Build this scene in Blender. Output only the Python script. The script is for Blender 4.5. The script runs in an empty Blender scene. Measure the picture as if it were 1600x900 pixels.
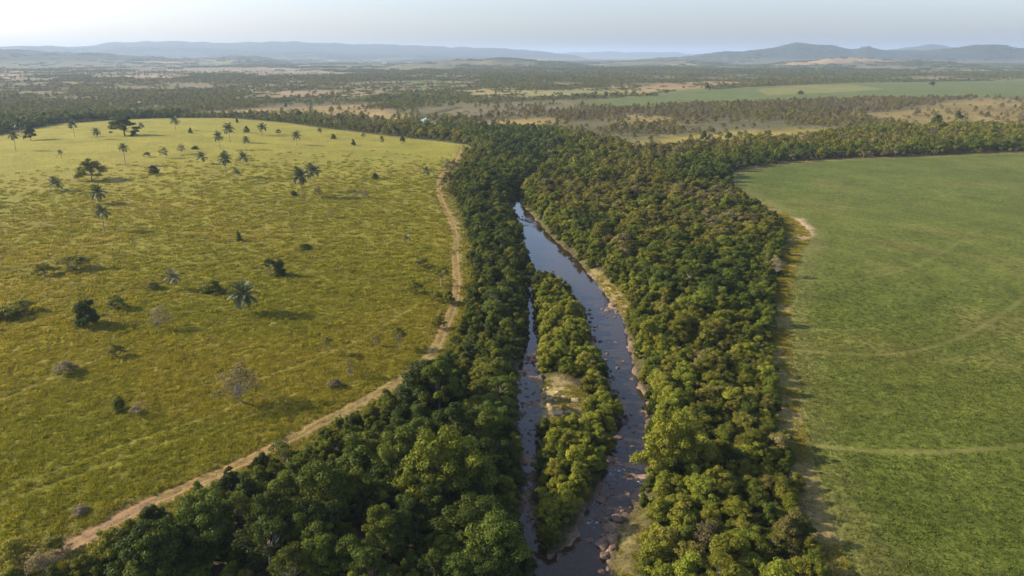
import bpy, math, random
import numpy as np
from math import radians, sin, cos, pi

# ------------------------------------------------------------------ camera, sky, sun, exposure
SC = bpy.context.scene
COL = SC.collection
CAM_H = 60.0
PITCH = math.atan((450 - 86) / 1066.7)          # horizon sits at row 86 of 900
cam_d = bpy.data.cameras.new('camera')
cam_d.sensor_width = 36.0
cam_d.lens = 24.0
cam_d.clip_start = 0.5
cam_d.clip_end = 60000.0
cam = bpy.data.objects.new('camera', cam_d)
COL.objects.link(cam)
cam.location = (0, 0, CAM_H)
cam.rotation_euler = (pi / 2 - PITCH, 0, 0)
SC.camera = cam

SUN_EL = radians(27.0)
SUN_AZ = radians(-81.0)                          # from +Y, clockwise positive: the sun stands far to the left
sun_dir = (sin(SUN_AZ) * cos(SUN_EL), cos(SUN_AZ) * cos(SUN_EL), sin(SUN_EL))
world = bpy.data.worlds.new('World')
SC.world = world
world.use_nodes = True
wn = world.node_tree
wn.nodes.clear()
w_out = wn.nodes.new('ShaderNodeOutputWorld')
w_bg = wn.nodes.new('ShaderNodeBackground')
w_sky = wn.nodes.new('ShaderNodeTexSky')
w_sky.sky_type = 'NISHITA'
w_sky.sun_disc = False
w_sky.sun_elevation = SUN_EL
w_sky.sun_rotation = SUN_AZ
w_sky.altitude = 300
w_sky.air_density = 1.0
w_sky.dust_density = 2.4
w_sky.ozone_density = 3.0
w_bg.inputs['Strength'].default_value = 0.124
w_mul = wn.nodes.new('ShaderNodeMix')            # white balance of the whole sky: hazy blue-grey rather than teal
w_mul.data_type = 'RGBA'; w_mul.blend_type = 'MULTIPLY'
w_mul.inputs[0].default_value = 1.0
w_mul.inputs[7].default_value = (1.0, 0.972, 1.035, 1)
wn.links.new(w_sky.outputs[0], w_mul.inputs[6])
w_hs = wn.nodes.new('ShaderNodeHueSaturation')
w_hs.inputs['Saturation'].default_value = .72
w_hs.inputs['Value'].default_value = 1.06
wn.links.new(w_mul.outputs[2], w_hs.inputs['Color'])
wn.links.new(w_hs.outputs[0], w_bg.inputs['Color'])
wn.links.new(w_bg.outputs[0], w_out.inputs['Surface'])

from mathutils import Vector, Matrix, Euler
sun_l = bpy.data.lights.new('sun', 'SUN')
sun_l.energy = 5.0
sun_l.angle = radians(0.6)
sun_l.color = (1.0, 0.85, 0.62)
sun = bpy.data.objects.new('sun', sun_l)
COL.objects.link(sun)
sun.location = (-200, 40, 120)
sun.rotation_euler = Vector(sun_dir).to_track_quat('Z', 'Y').to_euler()

SC.view_settings.view_transform = 'Standard'
SC.view_settings.look = 'None'
SC.view_settings.exposure = 0.84
SC.view_settings.gamma = 1.0
SC.render.engine = 'CYCLES'
cy = SC.cycles
cy.max_bounces = 5
cy.diffuse_bounces = 2
cy.glossy_bounces = 2
cy.transmission_bounces = 3
cy.transparent_max_bounces = 8
cy.volume_bounces = 0
cy.use_denoising = True
cy.sample_clamp_indirect = 4.0
cy.caustics_reflective = False
cy.caustics_refractive = False

rng = np.random.default_rng(7)
random.seed(7)
WL = -2.0                                        # water level


# ------------------------------------------------------------------ helpers: projection, noise, distance
CP, SP = cos(PITCH), sin(PITCH)

def ray(px, py):
    u = (px - 800.0) / 1066.7
    v = (450.0 - py) / 1066.7
    return (u, CP + v * SP, -SP + v * CP)

def gp(px, py, z=0.0):
    """where the line of sight through a photo position meets the level z"""
    d = ray(px, py)
    t = (z - CAM_H) / d[2]
    return (d[0] * t, d[1] * t)

def gpl(pts, z=0.0):
    return np.array([gp(a, b, z) for a, b in pts])

def project(x, y, z):
    dz = z - CAM_H
    f = y * CP - dz * SP
    up = y * SP + dz * CP
    return 800 + 1066.7 * x / f, 450 - 1066.7 * up / f, f

def sstep(a, b, x):
    t = np.clip((x - a) / (b - a), 0, 1)
    return t * t * (3 - 2 * t)

def _hash(ix, iy, s):
    h = (ix.astype(np.int64) * 374761393 + iy.astype(np.int64) * 668265263 + s * 1442695041) & 0xFFFFFFFF
    h = ((h ^ (h >> 13)) * 1274126177) & 0xFFFFFFFF
    h = h ^ (h >> 16)
    return (h & 0xFFFFFF) / float(0xFFFFFF)

def vnoise(x, y, lam, s=0):
    x = x / lam; y = y / lam
    ix = np.floor(x); iy = np.floor(y)
    fx = x - ix; fy = y - iy
    fx = fx * fx * (3 - 2 * fx); fy = fy * fy * (3 - 2 * fy)
    a = _hash(ix, iy, s); b = _hash(ix + 1, iy, s); c = _hash(ix, iy + 1, s); d = _hash(ix + 1, iy + 1, s)
    return a + (b - a) * fx + (c - a) * fy + (a - b - c + d) * fx * fy

def fbm(x, y, lam, s=0, o=4):
    v = 0; a = 0.5; t = 0
    for i in range(o):
        v = v + a * vnoise(x + 17.3 * i, y - 9.1 * i, lam, s + i); t += a
        a *= 0.5; lam *= 0.5
    return v / t

def pdist(x, y, poly, closed=False, reach=230.0):
    lo, hi = poly.min(0), poly.max(0)
    out = np.hypot(np.maximum(np.maximum(lo[0] - x, x - hi[0]), 0), np.maximum(np.maximum(lo[1] - y, y - hi[1]), 0))
    m = out < reach                                  # far off, the distance to the bounding box is near enough
    if not m.all():
        if m.any(): out[m] = pdist(x[m], y[m], poly, closed, 1e18)
        return out
    d2 = np.full(x.shape, 1e18)
    n = len(poly)
    for i in range(n if closed else n - 1):
        ax, ay = poly[i]; bx, by = poly[(i + 1) % n]
        ex, ey = bx - ax, by - ay
        L = ex * ex + ey * ey + 1e-12
        t = np.clip(((x - ax) * ex + (y - ay) * ey) / L, 0, 1)
        d2 = np.minimum(d2, (x - ax - t * ex) ** 2 + (y - ay - t * ey) ** 2)
    return np.sqrt(d2)

def inside(x, y, poly):
    r = np.zeros(x.shape, bool)
    lo, hi = poly.min(0), poly.max(0)
    m = (x >= lo[0]) & (x <= hi[0]) & (y >= lo[1]) & (y <= hi[1])
    if not m.all():
        if m.any(): r[m] = inside(x[m], y[m], poly)
        return r
    n = len(poly); j = n - 1
    for i in range(n):
        xi, yi = poly[i]; xj, yj = poly[j]
        c = ((yi > y) != (yj > y))
        with np.errstate(divide='ignore', invalid='ignore'):
            r ^= c & (x < (xj - xi) * (y - yi) / (yj - yi + 1e-30) + xi)
        j = i
    return r

def sdist(x, y, poly):
    d = pdist(x, y, poly, True)
    return np.where(inside(x, y, poly), -d, d)

def smooth(poly, n=2, closed=False):
    p = np.array(poly, float)
    for _ in range(n):
        q = np.roll(p, -1, 0) if closed else p[1:]
        a = p if closed else p[:-1]
        r = np.empty((len(a) * 2, 2))
        r[0::2] = a * .75 + q * .25
        r[1::2] = a * .25 + q * .75
        if not closed:
            r = np.vstack([p[:1], r, p[-1:]])
        p = r
    return p


# ------------------------------------------------------------------ the plan of the place (traced, then laid on the ground)
TRACK = smooth(gpl([(-160, 985), (-40, 930), (60, 882), (130, 846), (200, 806), (270, 772), (340, 743), (400, 714), (470, 679), (540, 641), (600, 609),
                    (640, 584), (672, 556), (686, 530), (700, 500), (711, 470), (714, 440), (711, 410), (712, 380), (708, 352), (697, 332),
                    (687, 310), (685, 290), (691, 275), (706, 261), (716, 250), (720, 240), (722, 231)]), 2)
main_l = [(803, 325), (805, 340), (813, 360), (818, 380), (822, 400), (826, 420), (838, 432), (880, 440), (894, 460), (903, 480), (909, 500), (914, 520), (922, 540),
          (928, 560), (938, 580), (948, 600), (958, 620), (964, 650), (962, 680), (956, 700), (948, 720), (938, 750), (926, 780), (914, 800), (904, 825), (890, 845),
          (868, 862), (845, 880), (836, 905), (820, 960)]
main_r = [(960, 960), (952, 900), (955, 880), (962, 850), (968, 825), (990, 805), (1004, 780), (1018, 750), (1021, 720), (1018, 700), (1013, 680), (1011, 650),
          (1009, 620), (1004, 600), (994, 580), (989, 560), (984, 540), (981, 520), (974, 500), (962, 480), (947, 460), (930, 440), (914, 420), (897, 400), (872, 380),
          (852, 360), (838, 342), (820, 325)]
MAIN = smooth(gpl(main_l + main_r, WL), 1, True)
left_c = [(818, 425, 7), (826, 445, 5), (831, 480, 5), (832, 520, 7), (828, 560, 14), (824, 600, 22), (824, 640, 21), (828, 680, 18), (828, 720, 15), (826, 760, 12),
          (824, 800, 12), (830, 840, 15), (848, 880, 17), (856, 910, 20)]
LEFT = smooth(gpl([(a - w, b) for a, b, w in left_c] + [(a + w, b) for a, b, w in left_c[::-1]], WL), 1, True)
FARRIV = smooth(gpl([(812, 330), (807, 316), (814, 298), (838, 278), (856, 262), (862, 250), (850, 236), (800, 222), (730, 209), (672, 198), (655, 190), (668, 183), (685, 178), (720, 170)], WL), 2)
CROP = smooth(gpl([(1332, 905), (1320, 870), (1300, 815), (1282, 765), (1264, 710), (1254, 660), (1246, 600), (1238, 560), (1234, 520), (1236, 480), (1240, 440), (1246, 410),
                   (1256, 388), (1270, 366), (1244, 344), (1212, 325), (1182, 311), (1162, 299), (1147, 286), (1144, 276), (1166, 267), (1220, 258), (1300, 250), (1400, 246),
                   (1500, 243), (1600, 239), (1750, 233), (2300, 225), (2600, 300), (2600, 1100), (1420, 1150)]), 1, True)
PAST = gpl([(-60, 219), (0, 214), (40, 205), (100, 194), (200, 187), (270, 185), (350, 186), (430, 193), (500, 203), (560, 209), (620, 216), (690, 222), (735, 228)])
PAST = smooth(np.vstack([PAST, [gp(728, 240)], TRACK[::-1], [gp(-400, 1010), gp(-1500, 1010), gp(-1500, 240)]]), 0, True)
dense_left = [(60, 930), (120, 890), (190, 848), (250, 815), (330, 776), (410, 738), (490, 696), (560, 656), (632, 618), (694, 572), (716, 530), (730, 490), (738, 450), (736, 420),
              (733, 390), (729, 360), (719, 335), (709, 310), (708, 292), (718, 272), (731, 252), (742, 238)]
dense_top = [(745, 229), (720, 222), (640, 214), (560, 206), (640, 203), (720, 203), (800, 206), (860, 208), (930, 220), (1000, 237), (1100, 232), (1200, 223), (1300, 213),
             (1400, 206), (1500, 203), (1600, 202), (1750, 200)]
dense_right = [(1750, 229), (1600, 236), (1500, 240.5), (1400, 243.5), (1300, 247), (1220, 255), (1155, 265), (1137, 274), (1137, 286), (1150, 301), (1172, 315), (1200, 331),
               (1218, 350), (1224, 370), (1226, 400), (1212, 440), (1208, 480), (1206, 520), (1204, 560), (1206, 600), (1216, 650), (1226, 700), (1242, 750), (1258, 800),
               (1275, 850), (1290, 905), (1310, 980)]
DENSE = gpl(dense_left + dense_top + dense_right)
ISLAND = gpl([(828, 424), (890, 440), (925, 540), (962, 640), (955, 705), (905, 820), (872, 858), (838, 850), (842, 760), (848, 700), (846, 620), (842, 540), (835, 470)], WL)
SANDCLEAR = gpl([(836, 588), (880, 586), (915, 600), (926, 628), (905, 664), (870, 678), (836, 678)], WL)
SANDBAR = gpl([(846, 596), (872, 590), (905, 612), (918, 622), (900, 634), (872, 642), (848, 650), (843, 625)], -1.3)
GRASSBANK = gpl([(922, 418), (940, 425), (965, 455), (985, 480), (980, 498), (962, 474), (940, 446)], -1)
LOWBANK = gpl([(965, 820), (1000, 800), (1010, 830), (1000, 905), (955, 905), (960, 860)], -1)
BAREPATCH = gpl([(1228, 338), (1250, 342), (1268, 356), (1275, 366), (1255, 374), (1238, 366), (1240, 352)])
YEL1 = gpl([(985, 226), (1010, 219), (1060, 212), (1150, 205), (1250, 200.5), (1325, 196.5), (1330, 210), (1200, 223), (1130, 230), (1040, 237)])
YEL2 = gpl([(735, 195), (770, 189), (850, 183), (866, 184), (852, 194), (795, 204), (740, 209)])
YEL3 = gpl([(965, 180), (990, 177.5), (1050, 184), (1052, 193), (1000, 192)])
BROWN1 = gpl([(1345, 178), (1400, 173), (1450, 162), (1530, 154), (1600, 152), (1800, 150), (1800, 192), (1600, 194), (1500, 192), (1400, 189), (1360, 186)])
FARCROP = gpl([(885, 159), (950, 153), (1050, 146), (1150, 138.5), (1250, 133), (1350, 129), (1450, 127.5), (1600, 126), (1800, 125), (1800, 150), (1600, 154), (1500, 152), (1400, 154), (1250, 156),
               (1100, 161), (960, 165)])
FARCROPY = gpl([(1180, 141), (1260, 134), (1330, 133), (1385, 140), (1330, 144), (1200, 150)])
TAN1 = gpl([(275, 172), (400, 164), (550, 158), (600, 158), (572, 165), (622, 175), (655, 188), (600, 190), (540, 183), (480, 178), (430, 181), (350, 178), (285, 178)])
YG1 = gpl([(190, 172), (225, 167), (235, 174), (200, 177)])
TAN2 = gpl([(925, 146), (1010, 134), (1100, 126.5), (1170, 128), (1180, 133), (1050, 141)])
TAN3 = gpl([(800, 146), (880, 138), (960, 134), (1000, 136), (900, 147), (810, 152)])
TAN4 = gpl([(0, 113), (36, 112), (42, 121), (0, 123)])
TAN5 = gpl([(135, 117), (220, 114), (300, 117), (280, 122), (150, 122)])
TAN6 = gpl([(270, 108), (420, 106), (560, 116), (420, 120), (300, 116)])
TAN7 = np.array([(D_ * (a - 800) / 1066.7 / 1.054, D_) for a, D_ in ((1195, 3750), (1230, 4000), (1290, 4250), (1350, 4300), (1420, 4200), (1480, 3950), (1440, 3700), (1320, 3600))])
TAN8 = gpl([(400, 140), (560, 136), (640, 141), (560, 148), (420, 147)])
TANS = [(TAN1, (.255, .188, .078)), (TAN2, (.24, .168, .080)), (TAN3, (.20, .19, .075)), (TAN4, (.26, .19, .11)), (TAN5, (.23, .17, .10)), (TAN6, (.20, .17, .11)),
        (TAN7, (.26, .19, .10)), (TAN8, (.24, .18, .10)), (BROWN1, (.195, .152, .050)), (YEL1, (.25, .205, .048)), (YEL2, (.26, .195, .06)), (YEL3, (.26, .195, .07)), (YG1, (.3, .26, .07))]
ARCS = [gpl(a) for a in ([(1255, 438), (1300, 440), (1360, 433), (1420, 418), (1470, 395), (1500, 375)],
                         [(1245, 548), (1300, 553), (1380, 557), (1450, 547), (1520, 520), (1580, 480), (1625, 440)],
                         [(1280, 698), (1350, 706), (1450, 709), (1550, 703), (1650, 690)],
                         [(1500, 305), (1560, 296), (1620, 292)], [(1300, 345), (1400, 352), (1500, 346), (1620, 330)])]
ARCS = [smooth(a, 2) for a in ARCS]
# faint old wheel marks across the pasture
OLDWAYS = [smooth(gpl(a), 2) for a in ([(664, 470), (560, 535), (500, 560), (410, 595)], [(430, 640), (300, 680), (150, 735), (-20, 800)], [(470, 335), (400, 365), (330, 400), (270, 425)],
                                       [(170, 560), (60, 610), (-60, 650)], [(400, 620), (330, 655), (190, 700), (0, 775)])]

HILLS = [  # distance, half width, crest line
    (10500, 1700, [(-300, 78), (-100, 74), (0, 72.5), (60, 73), (130, 71), (180, 65.5), (230, 63), (280, 64), (340, 67), (400, 66), (425, 64), (480, 67), (540, 68), (600, 70), (650, 72), (700, 72),
                   (740, 74), (790, 75.5), (830, 79), (870, 83), (900, 87), (940, 95)]),
    (5600, 800, [(-300, 72), (0, 77.5), (60, 80), (100, 82), (160, 84), (200, 85.5), (260, 90), (300, 92), (340, 90), (380, 87), (405, 88), (440, 94), (470, 100), (520, 108)]),
    (3900, 500, [(560, 112), (620, 102), (680, 97), (740, 93.5), (790, 92), (840, 95), (880, 98), (920, 103), (960, 110)]),
    (15500, 1500, [(780, 87), (850, 82.5), (900, 81.5), (950, 80.5), (1000, 82), (1050, 82.5), (1090, 85), (1150, 88)]),
    (7000, 800, [(980, 96), (1040, 90), (1100, 85), (1140, 82), (1180, 78), (1215, 73), (1245, 68), (1270, 69), (1300, 71.5), (1330, 77.5), (1355, 73.5), (1380, 78), (1410, 79), (1450, 80),
                 (1490, 76), (1530, 72), (1570, 72), (1590, 76), (1620, 72), (1660, 63), (1800, 64), (2000, 75)]),
    (10500, 1000, [(1330, 88), (1380, 80), (1420, 74), (1450, 69.5), (1480, 73), (1510, 80), (1560, 86)]),
    (4300, 420, [(1150, 108), (1220, 98), (1280, 93), (1330, 90.5), (1400, 93), (1470, 97), (1540, 104)]),
    (4600, 450, [(900, 106), (960, 98), (1040, 95), (1100, 97), (1150, 104)]),
]
HP = []
for D, W, pts in HILLS:
    aa, zz = [], []
    for a, b in pts:
        d = ray(a, b)
        aa.append(math.atan2(d[0], d[1])); zz.append(CAM_H + D * d[2] / math.hypot(d[0], d[1]))
    HP.append((D, W, np.array(aa), np.array(zz)))

def circle3(a, b, c):
    A = np.array([[b[0] - a[0], b[1] - a[1]], [c[0] - a[0], c[1] - a[1]]]) * 2
    v = np.array([b @ b - a @ a, c @ c - a @ a])
    return np.linalg.solve(A, v)
PIVOT = circle3(*[np.array(gp(*q)) for q in ((1300, 553), (1450, 547), (1580, 480))])
def crop_bands(x, y):
    rho = np.hypot(x - PIVOT[0], y - PIVOT[1])
    w = rho + 1.6 * fbm(x, y, 25, 93, 2)
    tone = .5 * np.sin(w * 2 * pi / 17.0) + .5 * np.sin(w * 2 * pi / 6.3 + 1.0)
    k = (w % 9.2) / 9.2
    line = np.exp(-((k - .5) * 9.2 / .45) ** 2)
    return tone, line * sstep(.4, .62, fbm(x, y, 45, 94, 3))

def driver(x, y):
    d = np.minimum(sdist(x, y, MAIN), sdist(x, y, LEFT))
    return np.minimum(d, pdist(x, y, FARRIV) - np.interp(y, [270, 300, 420, 600], [5.0, 1.2, 1.2, 2.0]))

PX_RIF = [((975, 742), 5), ((822, 345), 5), ((826, 352), 4), ((940, 482), 6), ((950, 540), 7), ((958, 570), 8), ((822, 590), 7), ((828, 700), 7), ((836, 780), 5), ((828, 640), 6), ((965, 600), 6), ((945, 510), 6),
          ((958, 690), 4), ((950, 770), 5), ((950, 815), 5), ((945, 860), 4), ((826, 740), 5), ((826, 560), 5), ((972, 640), 4)]
def riffle(x, y):
    o = np.zeros(x.shape)
    for (a, b), w in PX_RIF:
        c = gp(a, b, WL)
        o = np.maximum(o, np.exp(-((x - c[0]) ** 2 + (y - c[1]) ** 2) / w ** 2))
    return o

def height(x, y, d=None, pasture=None):
    if d is None:
        d = driver(x, y)
    r = np.hypot(x, y)
    far = sstep(350, 1600, r)
    und = (fbm(x, y, 170, 3, 3) - .5) * 3.0 * sstep(15, 90, d) + (fbm(x, y, 900, 11, 4) - .5) * (10 + 26 * sstep(1500, 4000, r)) * far * sstep(20, 200, d)
    # the pasture is a low swell that falls away behind its crest
    und = und + 5.0 * np.exp(-((x + 230) / 190) ** 2 - ((y - 470) / 210) ** 2) - 3.5 * sstep(620, 820, y + .25 * (x + 250)) * sstep(120, -120, x) * sstep(3000, 1500, r)
    fr = r > 2200                                    # hills rise only far out
    if fr.any():
        xf, yf, rf = x[fr], y[fr], r[fr]
        ang = np.arctan2(xf, yf); uf = und[fr]
        wobr = .03 * (fbm(xf, yf, 1500, 31, 2) - .5)
        for D, W, aa, zz in HP:
            c = np.interp(ang, aa, zz, left=-50, right=-50) + (fbm(ang * 1000, ang * 0 + D, 22, 29, 3) - .5) * D * .0042
            rr = (rf - D * (1 + wobr)) / W
            h = c * np.exp(-rr * rr) * (1 - .38 * np.abs(fbm(xf, yf, W * .55, 23, 3) - .5) * 2 * np.clip(np.abs(rr) * 1.6, 0, 1))
            uf = np.maximum(uf, h)
        und[fr] = uf
    lump = (vnoise(x, y, 2.6, 41) - .5) * .22 + (vnoise(x, y, 1.1, 43) - .5) * .12
    und = und + lump * sstep(420, 200, r)
    bank = WL + (.9 + 1.1 * sstep(-1, 4, sdist(x, y, ISLAND))) * (1 - np.exp(-np.maximum(d, 0) / 3.0))
    out = bank + und * np.where(y > 380, sstep(2, 190, d), sstep(2, 14, d))
    out = np.where(d < 0, WL - .55 * (1 - np.exp(np.minimum(d, 0) / 1.3)), out)
    out = out + (fbm(x, y, 1.6, 51, 2) - .47) * .55 * sstep(3.0, .2, np.abs(d + .6))
    out = out + np.where(d < .3, (fbm(x, y, 2.6, 53, 3) - .34) * 1.5 * riffle(x, y), 0)
    return out

# ------------------------------------------------------------------ materials
def mat(name):
    m = bpy.data.materials.new(name)
    m.use_nodes = True
    nt = m.node_tree
    nt.nodes.clear()
    out = nt.nodes.new('ShaderNodeOutputMaterial')
    return m, nt, out

class NT:
    def __init__(s, nt): s.nt = nt
    def new(s, t, **k):
        n = s.nt.nodes.new(t)
        for a, b in k.items(): setattr(n, a, b)
        return n
    def link(s, a, b): s.nt.links.new(a, b)
    def val(s, sock, v):
        if hasattr(v, 'is_linked') or hasattr(v, 'links'): s.link(v, sock)
        else: sock.default_value = v
    def math(s, op, a, b=0.0, c=0.0, clamp=False):
        n = s.new('ShaderNodeMath', operation=op, use_clamp=clamp)
        for i, v in enumerate((a, b, c)): s.val(n.inputs[i], v)
        return n.outputs[0]
    def mix(s, f, a, b, mode='MIX'):
        n = s.new('ShaderNodeMix', data_type='RGBA', blend_type=mode)
        s.val(n.inputs[0], f); s.val(n.inputs[6], a); s.val(n.inputs[7], b)
        return n.outputs[2]
    def noise(s, vec, scale, detail=2.0, rough=.5):
        n = s.new('ShaderNodeTexNoise')
        if vec is not None: s.link(vec, n.inputs['Vector'])
        n.inputs['Scale'].default_value = scale; n.inputs['Detail'].default_value = detail; n.inputs['Roughness'].default_value = rough
        return n.outputs[0]
    def attr(s, name, t='GEOMETRY'):
        return s.new('ShaderNodeAttribute', attribute_name=name, attribute_type=t)
    def maprange(s, v, a, b, c, d, interp='SMOOTHSTEP'):
        n = s.new('ShaderNodeMapRange', interpolation_type=interp)
        s.val(n.inputs[0], v)
        for i, q in enumerate((a, b, c, d)): n.inputs[i + 1].default_value = q
        return n.outputs[0]

def rgb(r, g, b): return (r, g, b, 1.0)

def terrain_material():
    m, nt, out = mat('open ground')
    N = NT(nt)
    pos = N.new('ShaderNodeNewGeometry').outputs['Position']
    col = N.attr('gcol').outputs['Color']
    n1 = N.noise(pos, .9, 4, .6)
    n2 = N.noise(pos, 3.2, 3, .6)
    n3 = N.noise(pos, .05, 3, .55)
    k = N.math('MULTIPLY', N.maprange(n1, .3, .7, .68, 1.32), N.maprange(n2, .3, .7, .72, 1.28))
    k = N.math('MULTIPLY', k, N.maprange(n3, .3, .7, .88, 1.12))
    kk = N.new('ShaderNodeCombineColor')
    for i in range(3): N.link(k, kk.inputs[i])
    c = N.mix(1.0, col, kk.outputs[0], 'MULTIPLY')
    # the dirt track with its two ruts
    dt = N.attr('track').outputs['Fac']
    dts = N.math('ADD', dt, N.math('MULTIPLY', N.math('SUBTRACT', n1, .5), .55))
    t = N.math('ABSOLUTE', dts)
    band = N.maprange(t, .85, 1.5, 1.0, 0.0)
    rut = N.maprange(N.math('ABSOLUTE', N.math('SUBTRACT', t, .80)), .10, .40, 1.0, 0.0)
    fac = N.math('MULTIPLY', band, N.math('MAXIMUM', rut, N.maprange(n2, .40, .70, .0, .35)), clamp=True)
    fac = N.math('MULTIPLY', fac, N.attr('track_wear').outputs['Fac'])
    dirt = N.mix(n2, rgb(.25, .125, .062), rgb(.38, .215, .115))
    c = N.mix(fac, c, dirt)
    # pale wheel lines in the crop and old ways in the grass
    da = N.attr('arc').outputs['Fac']
    la = N.maprange(N.math('ADD', da, N.math('MULTIPLY', N.math('SUBTRACT', n1, .5), 1.2)), .15, 1.0, .42, 0.0)
    c = N.mix(N.math('MULTIPLY', la, N.maprange(n3, .38, .6, .35, 1.0)), c, rgb(.19, .165, .06))
    b = N.new('ShaderNodeBump')
    b.inputs['Strength'].default_value = .9
    b.inputs['Distance'].default_value = .35
    hb = N.math('ADD', N.math('MULTIPLY', n1, .8), N.math('MULTIPLY', n2, .5))
    N.link(N.math('MULTIPLY', hb, N.attr('rough').outputs['Fac']), b.inputs['Height'])
    p = N.new('ShaderNodeBsdfPrincipled')
    N.link(c, p.inputs['Base Color']); p.inputs['Roughness'].default_value = .95
    p.inputs['Specular IOR Level'].default_value = .1
    N.link(b.outputs[0], p.inputs['Normal'])
    N.link(p.outputs[0], out.inputs['Surface'])
    return m

def water_material():
    m, nt, out = mat('river water')
    N = NT(nt)
    pos = N.new('ShaderNodeNewGeometry').outputs['Position']
    rif = N.attr('riffle').outputs['Fac']
    n1 = N.noise(pos, .9, 3, .55)
    n2 = N.noise(pos, 3.0, 2, .5)
    h = N.math('ADD', n1, N.math('MULTIPLY', n2, .4))
    b = N.new('ShaderNodeBump'); b.inputs['Distance'].default_value = .1
    N.link(h, b.inputs['Height'])
    N.link(N.math('ADD', .10, N.math('MULTIPLY', rif, .75)), b.inputs['Strength'])
    fr = N.new('ShaderNodeFresnel'); fr.inputs[0].default_value = 1.43
    N.link(b.outputs[0], fr.inputs['Normal'])
    tr = N.new('ShaderNodeBsdfTransparent'); tr.inputs[0].default_value = rgb(.52, .36, .22)
    di = N.new('ShaderNodeBsdfDiffuse'); di.inputs[0].default_value = rgb(.095, .062, .030)
    body = N.new('ShaderNodeMixShader'); body.inputs[0].default_value = .30
    N.link(tr.outputs[0], body.inputs[1]); N.link(di.outputs[0], body.inputs[2])
    gl = N.new('ShaderNodeBsdfGlossy'); gl.inputs['Roughness'].default_value = .04; gl.inputs['Color'].default_value = rgb(.88, .96, 1.0)
    N.link(b.outputs[0], gl.inputs['Normal'])
    s = N.new('ShaderNodeMixShader')
    N.link(N.math('MULTIPLY', fr.outputs[0], 1.25, clamp=True), s.inputs[0]); N.link(body.outputs[0], s.inputs[1]); N.link(gl.outputs[0], s.inputs[2])
    foam = N.new('ShaderNodeBsdfDiffuse'); foam.inputs[0].default_value = rgb(.75, .77, .78)
    n4 = N.noise(pos, 2.2, 4, .7)
    f = N.math('MULTIPLY', N.maprange(n4, .56, .66, 0, 1), N.attr('foam').outputs['Fac'])
    s2 = N.new('ShaderNodeMixShader')
    N.link(f, s2.inputs[0]); N.link(s.outputs[0], s2.inputs[1]); N.link(foam.outputs[0], s2.inputs[2])
    N.link(s2.outputs[0], out.inputs['Surface'])
    return m

def leaf_material(name, stops, transl=.30, gloss=.08):
    """leaf colour chosen by each plant's own tint and value, varied leaf by leaf"""
    m, nt, out = mat(name)
    N = NT(nt)
    t = N.attr('tint', 'INSTANCER').outputs['Fac']
    v = N.attr('value', 'INSTANCER').outputs['Fac']
    lv = N.attr('leaf_tone').outputs['Fac']
    ramp = N.new('ShaderNodeValToRGB')
    els = ramp.color_ramp.elements
    els[0].position, els[0].color = stops[0][0], rgb(*stops[0][1])
    els[1].position, els[1].color = stops[-1][0], rgb(*stops[-1][1])
    for p_, c_ in stops[1:-1]:
        e = els.new(p_); e.color = rgb(*c_)
    N.link(N.math('ADD', t, N.math('MULTIPLY', N.math('SUBTRACT', lv, .5), .14)), ramp.inputs[0])
    k = N.math('MULTIPLY', v, N.maprange(lv, 0, 1, .66, 1.34, 'LINEAR'))
    kk = N.new('ShaderNodeCombineColor')
    for i in range(3): N.link(k, kk.inputs[i])
    c = N.mix(1.0, ramp.outputs[0], kk.outputs[0], 'MULTIPLY')
    p = N.new('ShaderNodeBsdfPrincipled')
    N.link(c, p.inputs['Base Color']); p.inputs['Roughness'].default_value = .55
    p.inputs['Specular IOR Level'].default_value = gloss
    tl = N.new('ShaderNodeBsdfTranslucent')
    N.link(N.mix(1.0, c, rgb(1.3, 1.2, .5), 'MULTIPLY'), tl.inputs[0])
    s = N.new('ShaderNodeMixShader'); s.inputs[0].default_value = transl
    N.link(p.outputs[0], s.inputs[1]); N.link(tl.outputs[0], s.inputs[2])
    N.link(s.outputs[0], out.inputs['Surface'])
    return m

def plain_material(name, c1, c2, scale, bump=.4, rough=.85):
    m, nt, out = mat(name)
    N = NT(nt)
    co = N.new('ShaderNodeTexCoord').outputs['Object']
    n = N.noise(co, scale, 5, .6)
    n2 = N.noise(co, scale * 5, 3, .6)
    rnd = N.new('ShaderNodeObjectInfo').outputs['Random']
    f = N.maprange(N.math('ADD', N.math('MULTIPLY', n, .7), N.math('MULTIPLY', n2, .3)), .35, .65, 0, 1)
    c = N.mix(f, rgb(*c1), rgb(*c2))
    k = N.maprange(rnd, 0, 1, .75, 1.25, 'LINEAR')
    kk = N.new('ShaderNodeCombineColor')
    for i in range(3): N.link(k, kk.inputs[i])
    c = N.mix(1.0, c, kk.outputs[0], 'MULTIPLY')
    b = N.new('ShaderNodeBump'); b.inputs['Strength'].default_value = bump; b.inputs['Distance'].default_value = .08
    N.link(n2, b.inputs['Height'])
    p = N.new('ShaderNodeBsdfPrincipled'); p.inputs['Roughness'].default_value = rough
    N.link(c, p.inputs['Base Color']); N.link(b.outputs[0], p.inputs['Normal'])
    N.link(p.outputs[0], out.inputs['Surface'])
    return m

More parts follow.
